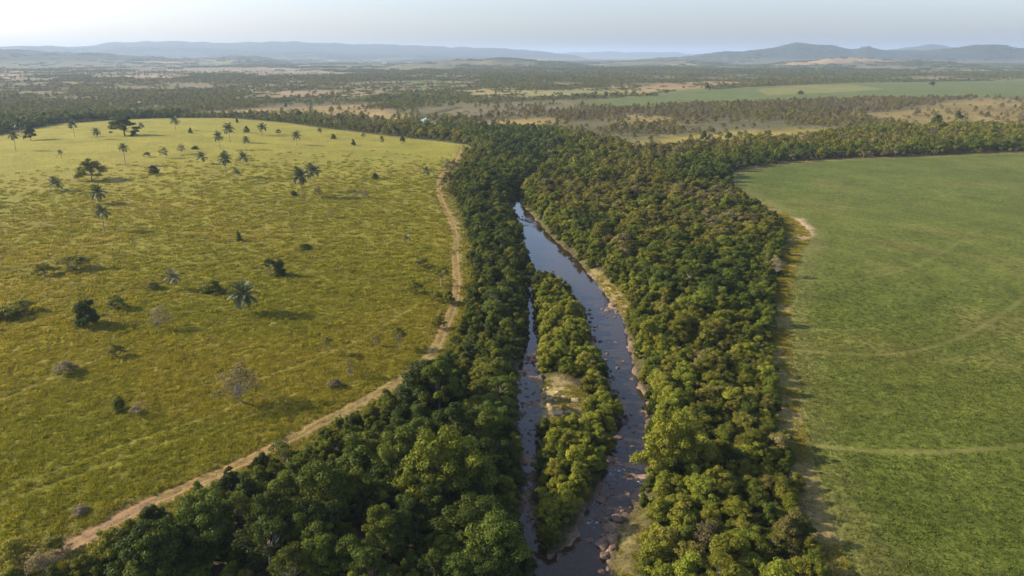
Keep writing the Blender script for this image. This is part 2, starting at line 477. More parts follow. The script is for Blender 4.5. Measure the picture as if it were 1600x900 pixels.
M_GROUND = terrain_material()
M_WATER = water_material()
M_LEAF = leaf_material('tree leaves', [(0, (.036, .056, .012)), (.25, (.066, .092, .015)), (.45, (.105, .130, .016)), (.62, (.155, .160, .018)), (.78, (.152, .140, .030)), (.9, (.148, .130, .048)), (1.0, (.175, .150, .090))])
M_GRASS = leaf_material('grass blades', [(0, (.188, .200, .018)), (.35, (.245, .230, .022)), (.65, (.302, .252, .028)), (1.0, (.325, .242, .052))], .3, .1)
M_CROP = leaf_material('crop leaves', [(0, (.066, .104, .013)), (.5, (.086, .118, .017)), (1.0, (.126, .140, .026))], .3, .15)
M_PALM = leaf_material('palm leaflets', [(0, (.085, .115, .040)), (.4, (.120, .150, .062)), (.7, (.185, .190, .110)), (1.0, (.24, .22, .13))], .22, .35)
M_BARK = plain_material('bark', (.075, .058, .042), (.17, .14, .11), 3.0)
M_PALEBARK = plain_material('pale dry wood', (.20, .17, .14), (.36, .31, .26), 4.0)
M_ROCK = plain_material('river rock', (.065, .044, .032), (.19, .130, .098), 1.4, .8)
M_PALEROCK = plain_material('pale stone', (.36, .28, .19), (.55, .45, .33), 1.6, .6)
M_WALL = plain_material('whitewashed wall', (.62, .60, .56), (.75, .73, .70), .6, .1)
M_ROOF = plain_material('roof sheet', (.34, .20, .15), (.50, .36, .30), .8, .1)

# ------------------------------------------------------------------ terrain: one grid, cut along the edges of its kinds of ground
PV = (0.0, -40.0)
rs = [52.0]
while rs[-1] < 21000:
    r = rs[-1]
    rs.append(r * (1.0052 if r < 360 else 1.009 if r < 1500 else 1.016))
rs = np.array(rs)
th = np.concatenate([np.linspace(-62, -43, 24, endpoint=False), np.linspace(-43, 43, 600), np.linspace(43, 62, 25)[1:]])
th = np.radians(th)
R_, T_ = np.meshgrid(rs, th, indexing='ij')
nr, nc = R_.shape
GX = (PV[0] + R_ * np.sin(T_)).ravel()
GY = (PV[1] + R_ * np.cos(T_)).ravel()
g_river = driver(GX, GY)
GZ = height(GX, GY, g_river)
g_track = pdist(GX, GY, TRACK)
g_past = sdist(GX, GY, PAST)
g_crop = sdist(GX, GY, CROP)
g_farcrop = sdist(GX, GY, FARCROP)
g_dense = sdist(GX, GY, DENSE)
g_island = sdist(GX, GY, ISLAND)
g_arc = np.full(GX.shape, 1e3)
for a in ARCS: g_arc = np.minimum(g_arc, pdist(GX, GY, a))
g_arc = np.where(g_crop < 0, g_arc, 1e3)
for a in OLDWAYS: g_arc = np.minimum(g_arc, pdist(GX, GY, a) + .45)
GR = np.hypot(GX, GY)
GZ = GZ - .10 * np.exp(-((g_track - .85) / .4) ** 2) * sstep(400, 250, GR) + np.where((g_crop < -1) & (GR < 400), .05, 0)

def C(*c): return np.array(c)
def lay(col, m, c):
    return col * (1 - m[:, None]) + (np.asarray(c) if np.ndim(c) == 2 else C(*c)[None, :]) * m[:, None]

def open_mask(x, y):
    """0 where bush grows thick on the far plain, 1 on open grass"""
    n = fbm(x, y * 1.0, 620, 61, 4)
    n2 = fbm(x, y, 210, 67, 3)
    return sstep(.49, .64, n * .6 + n2 * .4)

def soft(d, w):
    return sstep(w, -w, d)

def ground_colour():
    x, y, r = GX, GY, GR
    n60 = fbm(x, y, 60, 71, 4)[:, None]; n14 = fbm(x, y, 14, 73, 3)[:, None]; n3 = fbm(x, y, 3.0, 75, 2)[:, None]
    om = open_mask(x, y)
    scrub = C(.085, .088, .036) * (1 - n60) + C(.135, .118, .060) * n60
    tan = C(.115, .108, .048) * (1 - n60) + C(.175, .142, .075) * n60
    pick = fbm(x, y, 480, 62, 3)[:, None]
    tan = tan * (1 - sstep(.5, .56, pick)) + (C(.115, .135, .042) * (.8 + .4 * n60)) * sstep(.5, .56, pick)
    tan = tan * (1 - sstep(.60, .66, pick)) + (C(.23, .185, .070) * (.8 + .4 * n60)) * sstep(.60, .66, pick)
    col = lay(scrub, om, tan)
    wob = (fbm(x, y, 55, 77, 3) - .5) * 26 * sstep(200, 900, r) + (fbm(x, y, 6, 78, 2) - .5) * 3
    for poly, c in TANS:
        d = sdist(x, y, poly)
        f = .60 + .55 * fbm(x, y, 90, 80, 3) + .25 * fbm(x, y, 16, 82, 3)
        col = lay(col, soft(d + wob * 1.3, 6 + .01 * r.mean()), C(*c)[None, :] * f[:, None])
    fc = np.where(inside(x, y, FARCROPY), 1.0, 0.0)
    fcol = lay(np.repeat(C(.098, .122, .036)[None, :], len(x), 0), fc * .7, (.19, .18, .055)) * (.85 + .3 * n60)
    col = lay(col, soft(g_farcrop + wob * .12, 4), fcol)
    # forest floor
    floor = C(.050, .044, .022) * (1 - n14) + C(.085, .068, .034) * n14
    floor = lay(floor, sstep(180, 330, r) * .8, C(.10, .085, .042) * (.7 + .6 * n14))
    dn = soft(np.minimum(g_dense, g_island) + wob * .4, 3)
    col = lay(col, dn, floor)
    # pasture: yellow-green, redder in patches, greener in others
    big = fbm(x, y, 75, 81, 4)[:, None]; big2 = fbm(x + 300, y, 40, 83, 3)[:, None]
    past = C(.170, .175, .019) * (1 - big) + C(.235, .205, .027) * big
    past = past * (1 - .35 * sstep(.5, .72, big2)) + C(.225, .165, .045) * .35 * sstep(.5, .72, big2)
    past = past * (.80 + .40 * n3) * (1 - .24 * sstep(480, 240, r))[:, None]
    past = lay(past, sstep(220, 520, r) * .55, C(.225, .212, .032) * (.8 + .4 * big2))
    pm = soft(g_past + wob * .15, .8)
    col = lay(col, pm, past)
    # verge right of the track, worn grass
    verge = soft(g_track - 4.5 + wob * .5, 2.2) * (1 - dn * .6)
    col = lay(col, verge * .35, C(.20, .165, .045) * (.75 + .5 * n3))
    worn = soft(pdist(x, y, gpl([(20, 880), (90, 858), (150, 835), (215, 800)])) - 3.2 + wob, 2)
    col = lay(col, worn * .6, C(.24, .165, .105) * (.8 + .4 * n3))
    # margin between forest and crop: dry grass and bare earth
    mg = soft(g_crop - 6 + wob * .8, 2.5) * (1 - dn)
    n9 = fbm(x, y, 9, 85, 3)[:, None]
    col = lay(col, mg, C(.14, .135, .030) * (1 - n9) + C(.22, .165, .065) * n9)
    # crop
    rows = .5 + .5 * np.sin(x * 2 * pi / 1.6 + 2 * fbm(x, y, 30, 87, 2) * 3)
    cn = fbm(x, y * .6, 36, 88, 4)[:, None]
    crop = C(.055, .086, .013) * (1 - cn) + C(.088, .108, .020) * cn
    crop = crop * (1 - .28 * sstep(.5, .75, fbm(x, y, 22, 89, 4))[:, None]) + C(.17, .145, .055) * (.28 * sstep(.5, .75, fbm(x, y, 22, 89, 4)))[:, None]
    crop = crop * (.80 + .4 * n3) * np.array([1.06, .97, .86])
    tone, line = crop_bands(x, y)
    crop = lay(crop * (1 + .11 * tone)[:, None], line * .42, (.15, .142, .042))
    edge_dry = sstep(-9, 0, g_crop)
    crop = lay(crop, edge_dry * .45, (.16, .15, .05))
    crop = lay(crop, sstep(180, 420, r) * .4, C(.096, .124, .029) * (.85 + .3 * cn))
    col = lay(col, soft(g_crop + wob * .15, .6), crop)
    col = lay(col, soft(sdist(x, y, BAREPATCH) + wob * 1.1, 2.2) * .9, C(.42, .30, .19) * (.8 + .4 * n3))
    # banks and bed
    stony = C(.17, .125, .095) * (1 - n3) + C(.27, .205, .165) * n3
    near = r < 330
    col = lay(col, soft(g_river - .3 + wob * .9, .6) * (r < 215) * (.15 + .65 * sstep(.48, .62, fbm(x, y, 9, 92, 2))), stony * .85)
    col = lay(col, soft(np.abs(g_river - 2.2) - 1.6, .8) * (r < 330) * .8, C(.075, .075, .024) * (.6 + .8 * n14))
    col = lay(col, soft(sdist(x, y, GRASSBANK) + wob * .3, 1.2) * .9, C(.20, .155, .065) * (.6 + .8 * n3))
    col = lay(col, soft(sdist(x, y, SANDBAR) - 1.0 + wob * .5, 1.2) * .9, C(.27, .215, .10) * (.6 + .8 * n3))
    col = lay(col, soft(sdist(x, y, LOWBANK) + wob * .5, 1.2) * .8, C(.15, .125, .05) * (.6 + .8 * n3))
    bed = C(.17, .115, .075) * (1 - n3) + C(.33, .235, .165) * n3
    col = lay(col, soft(g_river + .5, .5) * near, bed)
    # wooded hill slopes
    hl = sstep(18, 40, GZ) * sstep(2500, 3500, r) * (1 - om * .1) * np.where(sdist(x, y, TAN7) < 30, .1, 1)
    col = lay(col, hl, C(.036, .048, .024) * (.85 + .3 * n60))
    return np.clip(col, 0, 1)

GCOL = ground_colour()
G_ROUGH = np.where(g_track < 1.8, .25, 1.0) * sstep(2500, 500, GR)
G_ROUGH = np.where(g_crop < 0, G_ROUGH * .6, G_ROUGH)
ii, jj = np.meshgrid(np.arange(nr - 1), np.arange(nc - 1), indexing='ij')
QUADS = np.stack([ii * nc + jj, (ii + 1) * nc + jj, (ii + 1) * nc + jj + 1, ii * nc + jj + 1], -1).reshape(-1, 4)[:, ::-1]

def raw_mesh(name, V, F, smooth_=True, mats=()):
    """V: n x 3, F: m x k (all faces with k corners)"""
    me = bpy.data.meshes.new(name)
    V = np.ascontiguousarray(V, np.float32); F = np.ascontiguousarray(F, np.int32)
    k = F.shape[1]
    me.vertices.add(len(V)); me.vertices.foreach_set('co', V.ravel())
    me.loops.add(F.size); me.loops.foreach_set('vertex_index', F.ravel())
    me.polygons.add(len(F))
    me.polygons.foreach_set('loop_start', np.arange(0, F.size, k, dtype=np.int32))
    me.polygons.foreach_set('use_smooth', np.full(len(F), smooth_))
    for m in mats: me.materials.append(m)
    me.update(calc_edges=True)
    return me

def fattr(me, name, arr, dom='POINT'):
    a = me.attributes.new(name, 'FLOAT', dom)
    a.data.foreach_set('value', np.ascontiguousarray(arr, np.float32))

def link(name, data, parent=None, kind=None):
    o = bpy.data.objects.new(name, data)
    COL.objects.link(o)
    if parent is not None: o.parent = parent
    if kind: o['kind'] = kind
    return o

def cut_ground(name, fsel, z=None, m=M_GROUND, attrs=None, kind='structure'):
    F = QUADS[fsel]
    used, inv = np.unique(F, return_inverse=True)
    V = np.stack([GX[used], GY[used], GZ[used] if z is None else np.full(len(used), z)], 1)
    me = raw_mesh(name, V, inv.reshape(-1, 4), True, [m])
    if attrs is None:
        a = me.attributes.new('gcol', 'FLOAT_COLOR', 'POINT')
        a.data.foreach_set('color', np.hstack([GCOL[used], np.ones((len(used), 1))]).astype(np.float32).ravel())
        fattr(me, 'track', g_track[used]); fattr(me, 'arc', g_arc[used]); fattr(me, 'rough', G_ROUGH[used])
        fattr(me, 'track_wear', .55 + .45 * sstep(.35, .6, fbm(GX[used], GY[used], 12, 91, 2)))
    else:
        for k, v in attrs.items(): fattr(me, k, v[used])
    return link(name, me, None, kind)

fm = lambda a: a[QUADS].mean(1)
f_track = fm(g_track) < 1.9
f_crop = (fm(g_crop) < 0) & ~f_track
f_past = (fm(g_past) < 0) & ~f_track
f_fcrop = fm(g_farcrop) < 0
f_hill = (fm(GZ) > 24) & (fm(GR) > 2600)
f_bed = fm(g_river) < .4
rest = ~(f_track | f_crop | f_past | f_fcrop | f_hill | f_bed)
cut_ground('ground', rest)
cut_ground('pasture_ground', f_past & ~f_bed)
cut_ground('crop_field_ground', f_crop & ~f_bed)
cut_ground('distant_crop_field', f_fcrop & ~(f_track | f_crop | f_past | f_hill | f_bed))
cut_ground('dirt_track_path', f_track & ~f_bed)
cut_ground('hills', f_hill & ~(f_track | f_crop | f_past))
cut_ground('river_bed_ground', f_bed)
rapids = gpl([(975, 742)], WL)[0]
g_rif = riffle(GX, GY)
g_foam = np.zeros(GX.shape)
for a, b, w in ((968, 735, 1.5), (985, 745, 1.8), (995, 752, 1.2), (958, 740, 1.0), (826, 590, 1.0), (830, 350, 1.6), (925, 815, 1.0), (962, 585, .8)):
    c = gp(a, b, WL)
    g_foam = np.maximum(g_foam, np.exp(-((GX - c[0]) ** 2 + (GY - c[1]) ** 2) / w ** 2))
cut_ground('river_water', (fm(g_river) < 2.2), WL, M_WATER, {'riffle': g_rif, 'foam': g_foam})
# ------------------------------------------------------------------ haze
zmin, zmax = float(GZ.min()), float(GZ.max())
hm, hnt, hout = mat('haze air')
pv = hnt.nodes.new('ShaderNodeVolumePrincipled')
pv.inputs['Color'].default_value = (.57, .74, 1.0, 1)
pv.inputs['Density'].default_value = 9.5e-5
pv.inputs['Anisotropy'].default_value = .15
hnt.links.new(pv.outputs[0], hout.inputs['Volume'])
hx, hy0, hy1 = 24000.0, -600.0, 26000.0
hz0, hz1 = zmin - 1.0, max(zmax, CAM_H + 10) + 6.0
HV = np.array([(sx * hx, hy0 if sy < 0 else hy1, hz0 if sz < 0 else hz1) for sx in (-1, 1) for sy in (-1, 1) for sz in (-1, 1)])
HF = np.array([(0, 1, 3, 2), (4, 6, 7, 5), (0, 4, 5, 1), (2, 3, 7, 6), (0, 2, 6, 4), (1, 5, 7, 3)])
link('haze', raw_mesh('haze', HV, HF, False, [hm]), None, 'stuff')

# ------------------------------------------------------------------ plant meshes
def tube(pts, rad, sides=6):
    pts = np.array(pts, float); n = len(pts)
    V = []; F = []
    for i in range(n):
        t = pts[min(i + 1, n - 1)] - pts[max(i - 1, 0)]
        t = t / (np.linalg.norm(t) + 1e-9)
        a = np.cross(t, (0, 0, 1.0) if abs(t[2]) < .9 else (1.0, 0, 0)); a /= np.linalg.norm(a)
        b = np.cross(t, a)
        for k in range(sides):
            q = 2 * pi * k / sides
            V.append(pts[i] + rad[i] * (cos(q) * a + sin(q) * b))
    for i in range(n - 1):
        for k in range(sides):
            k2 = (k + 1) % sides
            F.append((i * sides + k, i * sides + k2, (i + 1) * sides + k2, (i + 1) * sides + k))
    return np.array(V), np.array(F)

def join(parts):
    V, F, o = [], [], 0
    for v, f in parts:
        V.append(v); F.append(f + o); o += len(v)
    return np.vstack(V), np.vstack(F)

def unit(v): return v / (np.linalg.norm(v, axis=-1, keepdims=True) + 1e-9)

def leaves(P, Nn, T, L, W, curl=.0):
    """diamond leaves: base P, normal Nn, direction T, length L, width W"""
    n = len(P)
    B = unit(np.cross(Nn, T)); T = unit(np.cross(B, Nn))
    L = L[:, None]; W = W[:, None]
    v0 = P - T * L * .5
    v1 = P + B * W * .5 - Nn * W * .12
    v2 = P + T * L * .5 - Nn * L * curl
    v3 = P - B * W * .5 - Nn * W * .12
    V = np.stack([v0, v1, v2, v3], 1).reshape(-1, 3)
    F = np.arange(n * 4).reshape(-1, 4)
    return V, F

def crown_mesh(name, g, lobes, n, size, m=M_LEAF, low=-.45, jit=.75, aspect=.5, fill=.25, rag=.13):
    """leaves spread over and through many uneven clumps"""
    c = np.array([l[0] for l in lobes]); r = np.array([l[1] for l in lobes])
    w = r.prod(1) ** (2 / 3); w /= w.sum()
    k = g.choice(len(lobes), n * 2, p=w)
    d = unit(g.normal(size=(n * 2, 3)))
    d[:, 2] = np.where(d[:, 2] < low, -d[:, 2] * g.random(n * 2), d[:, 2])
    d = unit(d)
    q = np.where(g.random(n * 2) < fill, g.uniform(.35, .85, n * 2), g.uniform(.86, 1.06, n * 2) + rag * g.normal(size=n * 2))
    P = c[k] + d * r[k] * q[:, None]
    # leaves buried deep in a neighbouring clump are left out
    keep = np.ones(len(P), bool)
    for i in range(len(lobes)):
        e = (((P - c[i]) / r[i]) ** 2).sum(1)
        keep &= ~((e < .45) & (k != i))
    P, d, k = P[keep][:n], d[keep][:n], k[keep][:n]
    n = len(P)
    Nn = unit(d + jit * g.normal(size=(n, 3)) * .6 + np.array([0, 0, .25]))
    T = unit(g.normal(size=(n, 3)) + np.array([0, 0, -.35]) + .5 * d)
    L = size * g.uniform(.65, 1.4, n)
    V, F = leaves(P, Nn, T, L, L * aspect * g.uniform(.8, 1.25, n), .12)
    me = raw_mesh(name, V, F, False, [m])
    lobe_t = g.random(len(lobes))[k]
    fattr(me, 'leaf_tone', np.clip(.5 + (lobe_t - .5) * .55 + .22 * g.normal(size=n), 0, 1), 'FACE')
    return me

def dome_lobes(g, nl, rx, h0, h1, rr, flat=.8, power=.6):
    """clump centres over a dome of radius rx from height h0 to h1"""
    out = []
    ex = g.uniform(.78, 1.2); ey = 1 / ex; ox, oy = g.normal(size=2) * .14 * rx
    bumps = g.uniform(.72, 1.25, 7)
    for i in range(nl):
        a = 2 * pi * (i * .618 + .05 * g.random()); q = ((i + .5) / nl) ** power
        rad = rx * q * g.uniform(.8, 1.12) * bumps[int(a / (2 * pi) * 7) % 7]
        z = h0 + (h1 - h0) * (1 - q ** 2.2) + g.normal() * .20 * (h1 - h0)
        s = rr * g.uniform(.55, 1.3)
        out.append(((rad * cos(a) * ex + ox, rad * sin(a) * ey + oy, z), (s, s * g.uniform(.8, 1.2), s * flat)))
    return out

def limb_mesh(name, g, lobes, base_r, fork, lean=.3, m=M_BARK, every=2, sides=6):
    parts = []
    top = np.array([g.normal() * lean, g.normal() * lean, fork])
    parts.append(tube([(0, 0, -.4), (0, 0, .15), top * .5 + np.array([g.normal() * .1, g.normal() * .1, 0]), top], [base_r * 1.5, base_r * 1.1, base_r * .9, base_r * .75], sides))
    for i, (c, r) in enumerate(lobes):
        if i % every: continue
        c = np.array(c); mid = top * .45 + c * .55 + np.array([0, 0, -.12 * np.linalg.norm(c - top)])
        parts.append(tube([top - np.array([0, 0, .1 * base_r]), mid, c + np.array([0, 0, r[2] * .3])], [base_r * .5, base_r * .3, base_r * .08], 4))
    V, F = join(parts)
    return raw_mesh(name, V, F, True, [m])

class Kind: pass
KINDS = {}
def add_kind(key, crown, trunk, rad, hgt):
    k = Kind(); k.crown, k.trunk, k.rad, k.hgt, k.key = crown, trunk, rad, hgt, key
    KINDS.setdefault(key, []).append(k)

g = np.random.default_rng(11)
def tree_kind(key, n_var, nl, rx, h0, h1, rr, n, size, base_r, fork, **kw):
    ck = {a: kw.pop(a) for a in ('low', 'jit', 'aspect', 'fill', 'rag') if a in kw}
    m = kw.pop('wood', M_BARK); every = kw.pop('every', 2)
    for i in range(n_var):
        lb = dome_lobes(g, int(nl * g.uniform(.85, 1.15)), rx * g.uniform(.9, 1.1), h0, h1 * g.uniform(.93, 1.07), rr, **kw)
        # one or two clumps stick out, so that no outline is round
        for _ in range(3):
            j = g.integers(len(lb)); c, r = lb[j]
            lb[j] = ((c[0] * 1.22, c[1] * 1.22, c[2] + rr * .35), r)
        add_kind(key, crown_mesh(key + ' crown', g, lb, n, size, **ck), limb_mesh(key + ' trunk', g, lb, base_r, fork, m=m, every=every), rx + rr, h1 + rr * .8)

# full detail kinds, metres
tree_kind('domed', 5, 46, 3.5, 2.6, 7.4, .98, 11000, .36, .24, 2.4)
tree_kind('broad', 4, 62, 4.5, 3.4, 7.8, .98, 14000, .36, .30, 2.8, power=.55)
tree_kind('tall', 3, 38, 2.6, 3.0, 9.0, .85, 9000, .34, .22, 3.6)
tree_kind('feathery', 3, 40, 3.2, 4.6, 7.2, .75, 7000, .26, .20, 3.4, jit=1.0, fill=.4, wood=M_PALEBARK, flat=.6)
tree_kind('bushy', 6, 36, 2.15, .8, 4.0, .68, 8500, .30, .12, .7, low=-.8, rag=.17)
tree_kind('scrubby', 6, 26, 2.0, 1.4, 4.0, .6, 4200, .30, .11, 1.2, jit=.95, rag=.2)
tree_kind('sparse', 3, 30, 2.2, 2.2, 4.6, .62, 1500, .26, .13, 1.5, jit=1.1, fill=.5, wood=M_PALEBARK, every=1)
# light versions for the middle distance and clumps for the far plain
tree_kind('mid', 5, 16, 2.3, 1.6, 4.6, 1.0, 700, .62, .14, 1.5)
tree_kind('midsparse', 3, 12, 1.9, 1.8, 3.8, .7, 260, .55, .12, 1.5, fill=.5, wood=M_PALEBARK)
tree_kind('far', 4, 12, 4.8, 2.6, 8.6, 2.4, 180, 2.4, .4, 2.5)
def clump_kind(nv):
    for _ in range(nv):
        lb = []
        for i in range(14):
            a = g.uniform(0, 2 * pi); rr = 16 * math.sqrt(g.random()); s = g.uniform(2.2, 3.6)
            lb.append(((rr * cos(a) * 1.4, rr * sin(a), s * .7), (s, s, s * .9)))
        add_kind('clump', crown_mesh('bush clump', g, lb, 420, 2.6, low=-.2), None, 18, 5)
clump_kind(4)

# ------------------------------------------------------------------ scattered masses (too many to count) as one object each
def proto_collection(name, meshlists):
    col = bpy.data.collections.new(name)
    for i, meshes in enumerate(meshlists):
        for j, me in enumerate(meshes):
            col.objects.link(bpy.data.objects.new('%s_proto_%03d' % (name, i), me))
    return col

def joined(k):
    """crown and trunk in one mesh with two materials, for massed trees"""
    if k.trunk is None: return k.crown
    def arr(me):
        V = np.empty(len(me.vertices) * 3, np.float32); me.vertices.foreach_get('co', V)
        F = np.empty(len(me.loops), np.int32); me.loops.foreach_get('vertex_index', F)
        return V.reshape(-1, 3), F.reshape(-1, 4)
    (V1, F1), (V2, F2) = arr(k.crown), arr(k.trunk)
    me = raw_mesh(k.crown.name + ' joined', np.vstack([V1, V2]), np.vstack([F1, F2 + len(V1)]), False, [k.crown.materials[0], k.trunk.materials[0]])
    me.polygons.foreach_set('material_index', np.concatenate([np.zeros(len(F1)), np.ones(len(F2))]).astype(np.int32))
    t = np.empty(len(F1), np.float32); k.crown.attributes['leaf_tone'].data.foreach_get('value', t)
    fattr(me, 'leaf_tone', np.concatenate([t, np.full(len(F2), .5)]), 'FACE')
    return me

def scatter(name, P, idx, rot, scl, tint, val, col):
    """one object of kind stuff whose points carry the plants"""
    me = bpy.data.meshes.new(name)
    me.vertices.add(len(P)); me.vertices.foreach_set('co', np.ascontiguousarray(P, np.float32).ravel())
    a = me.attributes.new('idx', 'INT', 'POINT'); a.data.foreach_set('value', np.ascontiguousarray(idx, np.int32))
    a = me.attributes.new('rot', 'FLOAT_VECTOR', 'POINT'); a.data.foreach_set('vector', np.ascontiguousarray(rot, np.float32).ravel())
    a = me.attributes.new('scl', 'FLOAT_VECTOR', 'POINT'); a.data.foreach_set('vector', np.ascontiguousarray(scl, np.float32).ravel())
    fattr(me, 'tint', tint); fattr(me, 'value', val)
    o = link(name, me, None, 'stuff')
    nt = bpy.data.node_groups.new(name + ' scatter', 'GeometryNodeTree')
    nt.interface.new_socket('Geometry', in_out='INPUT', socket_type='NodeSocketGeometry')
    nt.interface.new_socket('Geometry', in_out='OUTPUT', socket_type='NodeSocketGeometry')
    gi = nt.nodes.new('NodeGroupInput'); go = nt.nodes.new('NodeGroupOutput')
    ci = nt.nodes.new('GeometryNodeCollectionInfo')
    ci.inputs['Collection'].default_value = col
    ci.inputs['Separate Children'].default_value = True
    ci.inputs['Reset Children'].default_value = True
    ip = nt.nodes.new('GeometryNodeInstanceOnPoints')
    ip.inputs['Pick Instance'].default_value = True
    def na(n, t):
        k = nt.nodes.new('GeometryNodeInputNamedAttribute'); k.data_type = t; k.inputs['Name'].default_value = n
        return k.outputs['Attribute']
    L = nt.links.new
    L(gi.outputs[0], ip.inputs['Points']); L(ci.outputs[0], ip.inputs['Instance'])
    L(na('idx', 'INT'), ip.inputs['Instance Index']); L(na('rot', 'FLOAT_VECTOR'), ip.inputs['Rotation']); L(na('scl', 'FLOAT_VECTOR'), ip.inputs['Scale'])
    L(ip.outputs[0], go.inputs[0])
    md = o.modifiers.new('scatter', 'NODES'); md.node_group = nt
    return o

PROTO_KEYS = ['domed', 'broad', 'tall', 'feathery', 'bushy', 'scrubby', 'sparse', 'mid', 'midsparse', 'far', 'clump']
plist, PSTART = [], {}
for k in PROTO_KEYS:
    PSTART[k] = len(plist)
    for kk in KINDS[k]: plist.append([joined(kk)])
TREE_COL = proto_collection('tree', plist)

def jitter_points(x0, x1, y0, y1, s, g):
    nx, ny = int((x1 - x0) / s) + 1, int((y1 - y0) / s) + 1
    a, b = np.meshgrid(np.arange(nx), np.arange(ny), indexing='ij')
    x = x0 + (a + .5 * (b % 2) + g.uniform(-.36, .36, a.shape)) * s
    y = y0 + (b + g.uniform(-.36, .36, a.shape)) * s
    return x.ravel(), y.ravel()

def in_view(x, y, margin=1.06, extra=12):
    return (np.abs(x) < (y * .80 + 30) * margin + extra) & (y > 42)

g = np.random.default_rng(23)
TR = []            # forest trees: x, y, key, variant, rot, sx, sz, tint, val
def add_trees(x, y, keys, probs, s0, s1, tint, tj, val=1.0, vj=.16):
    n = len(x)
    kk = g.choice(len(keys), n, p=np.array(probs) / np.sum(probs))
    for i in range(n):
        key = keys[kk[i]]
        s = g.uniform(s0, s1)
        ti = tint[i] if np.ndim(tint) else tint
        TR.append([x[i], y[i], key, int(g.integers(len(KINDS[key]))), g.uniform(0, 2 * pi), s, s * g.uniform(.88, 1.12), float(np.clip(ti + tj * g.normal(), 0, 1)), val * float(np.clip(1 + vj * g.normal(), .6, 1.5))])

def dists(x, y):
    return driver(x, y), sdist(x, y, DENSE), sdist(x, y, SANDBAR), sdist(x, y, GRASSBANK), sdist(x, y, LOWBANK), pdist(x, y, TRACK), sdist(x, y, ISLAND)

xl_mid = lambda y: np.interp(y, [60, 150, 330], [5, 8, 5])
# tall gallery trees left of the river
x, y = jitter_points(-90, 30, 46, 330, 4.3, g)
d, dd, sb, gb, lb_, dt, di = dists(x, y)
left_side = x < np.interp(y, FX := np.array([40, 70, 90, 120, 160, 210, 300]), np.array([2.5, 2.5, 2.4, 3, 5, 8, 6]))
k = (dd < -1.0) & (d > 1.1) & left_side & (di > 0) & (dt > 3.4) & (g.random(len(x)) < .94)
edge = k & (dt < np.where(y < 150, 14.5, 9.0))
k &= ~((dt < 5.0) & (y < 140) & (g.random(len(x)) < .5))
edge &= k
core = k & ~edge & (d > np.where(y > 160, 4.2, 2.2))
shore = k & ~edge & ~core
add_trees(x[shore], y[shore], ['bushy', 'scrubby'], [3, 1], .6, .95, np.full(shore.sum(), .38), .12)
add_trees(x[core], y[core], ['domed', 'broad', 'tall', 'feathery', 'bushy'], [5, 2, 2.2, 2.2, 3], .5, 1.02, np.where(d[core] < 9, .40, .31) + .22 * (fbm(x[core], y[core], 22, 5, 2) - .5), .12)
add_trees(x[edge], y[edge], ['bushy', 'scrubby', 'domed', 'sparse'], [4, 3, 0.0, .35], .5, .92, np.full(edge.sum(), .33), .16)
# island bushes
x, y = jitter_points(-6, 30, 60, 175, 2.6, g)
d, dd, sb, gb, lb_, dt, di = dists(x, y)
k = (di < .2) & (d > .6) & (sdist(x, y, SANDCLEAR) > 0)
add_trees(x[k], y[k], ['bushy', 'domed', 'scrubby'], [8, .6, 1.5], .52, .86, np.full(k.sum(), .56), .07, 1.45, .14)
for i in range(len(TR) - int(k.sum()), len(TR)):
    if TR[i][2] == 'domed': TR[i][5] *= .62; TR[i][6] *= .62
# right bank
x, y = jitter_points(5, 130, 46, 345, 3.2, g)
d, dd, sb, gb, lb_, dt, di = dists(x, y)
right_side = ~(x < np.interp(y, FX, np.array([2.5, 2.5, 2.4, 3, 5, 8, 6]))) & (di > 0)
k = (dd < -1.0) & (d > .9) & right_side & (gb > .8) & (lb_ > .8)
k &= ~((d < 2.0) & (g.random(len(x)) < .4)) & ~((d < 2.6) & (y > 150))
nearw = k & (d < 9)
inn = k & ~nearw & (g.random(len(x)) < .93)
add_trees(x[nearw], y[nearw], ['bushy', 'domed', 'scrubby'], [6, 1.4, 1.5], .6, .98, np.full(nearw.sum(), .55), .10, 1.3, .16)
v = fbm(x, y, 30, 15, 3)
add_trees(x[inn], y[inn], ['scrubby', 'bushy', 'domed', 'feathery', 'sparse'], [5, 4, 2.0, 1.4, .7], .42, 1.22, (.52 + 1.0 * (v - .5) + .14 * sstep(140, 240, y))[inn].clip(.15, .76), .11, 1.08, .24)
rim = pdist(np.array([t[0] for t in TR]), np.array([t[1] for t in TR]), CROP, True)
for i, t in enumerate(TR):
    if t[2] in ('domed', 'broad', 'tall', 'feathery') and t[0] > 9 and t[1] > 40: t[5] *= .76; t[6] *= .68
    if t[0] > 14: t[6] *= .84
    if 165 < t[1] < 300 and -14 < t[0] < 12 and t[2] != 'bushy': t[5] *= .8; t[6] *= .66
    if t[0] < 4 and t[1] < 175 and t[0] > -9: t[6] *= .72
    if t[0] > 14 and rim[i] < 14: t[5] *= .82; t[6] *= .74

# beyond: closed bush around the river and the band behind the crop field
x, y = jitter_points(-330, 700, 330, 760, 4.9, g)
x = np.concatenate([x, ]); 
d, dd, sb, gb, lb_, dt, di = dists(x, y)
k = (dd < 0) & (d > 1.2) & in_view(x, y) & (g.random(len(x)) < .95)
# also the part of the band that lies nearer than the grid above
x2, y2 = jitter_points(130, 420, 180, 330, 4.6, g)
d2 = sdist(x2, y2, DENSE)
k2 = (d2 < -.5) & in_view(x2, y2)
xa, ya, da = np.concatenate([x[k], x2[k2]]), np.concatenate([y[k], y2[k2]]), np.concatenate([d[k], np.full(k2.sum(), 99)])
va = fbm(xa, ya, 60, 25, 3)
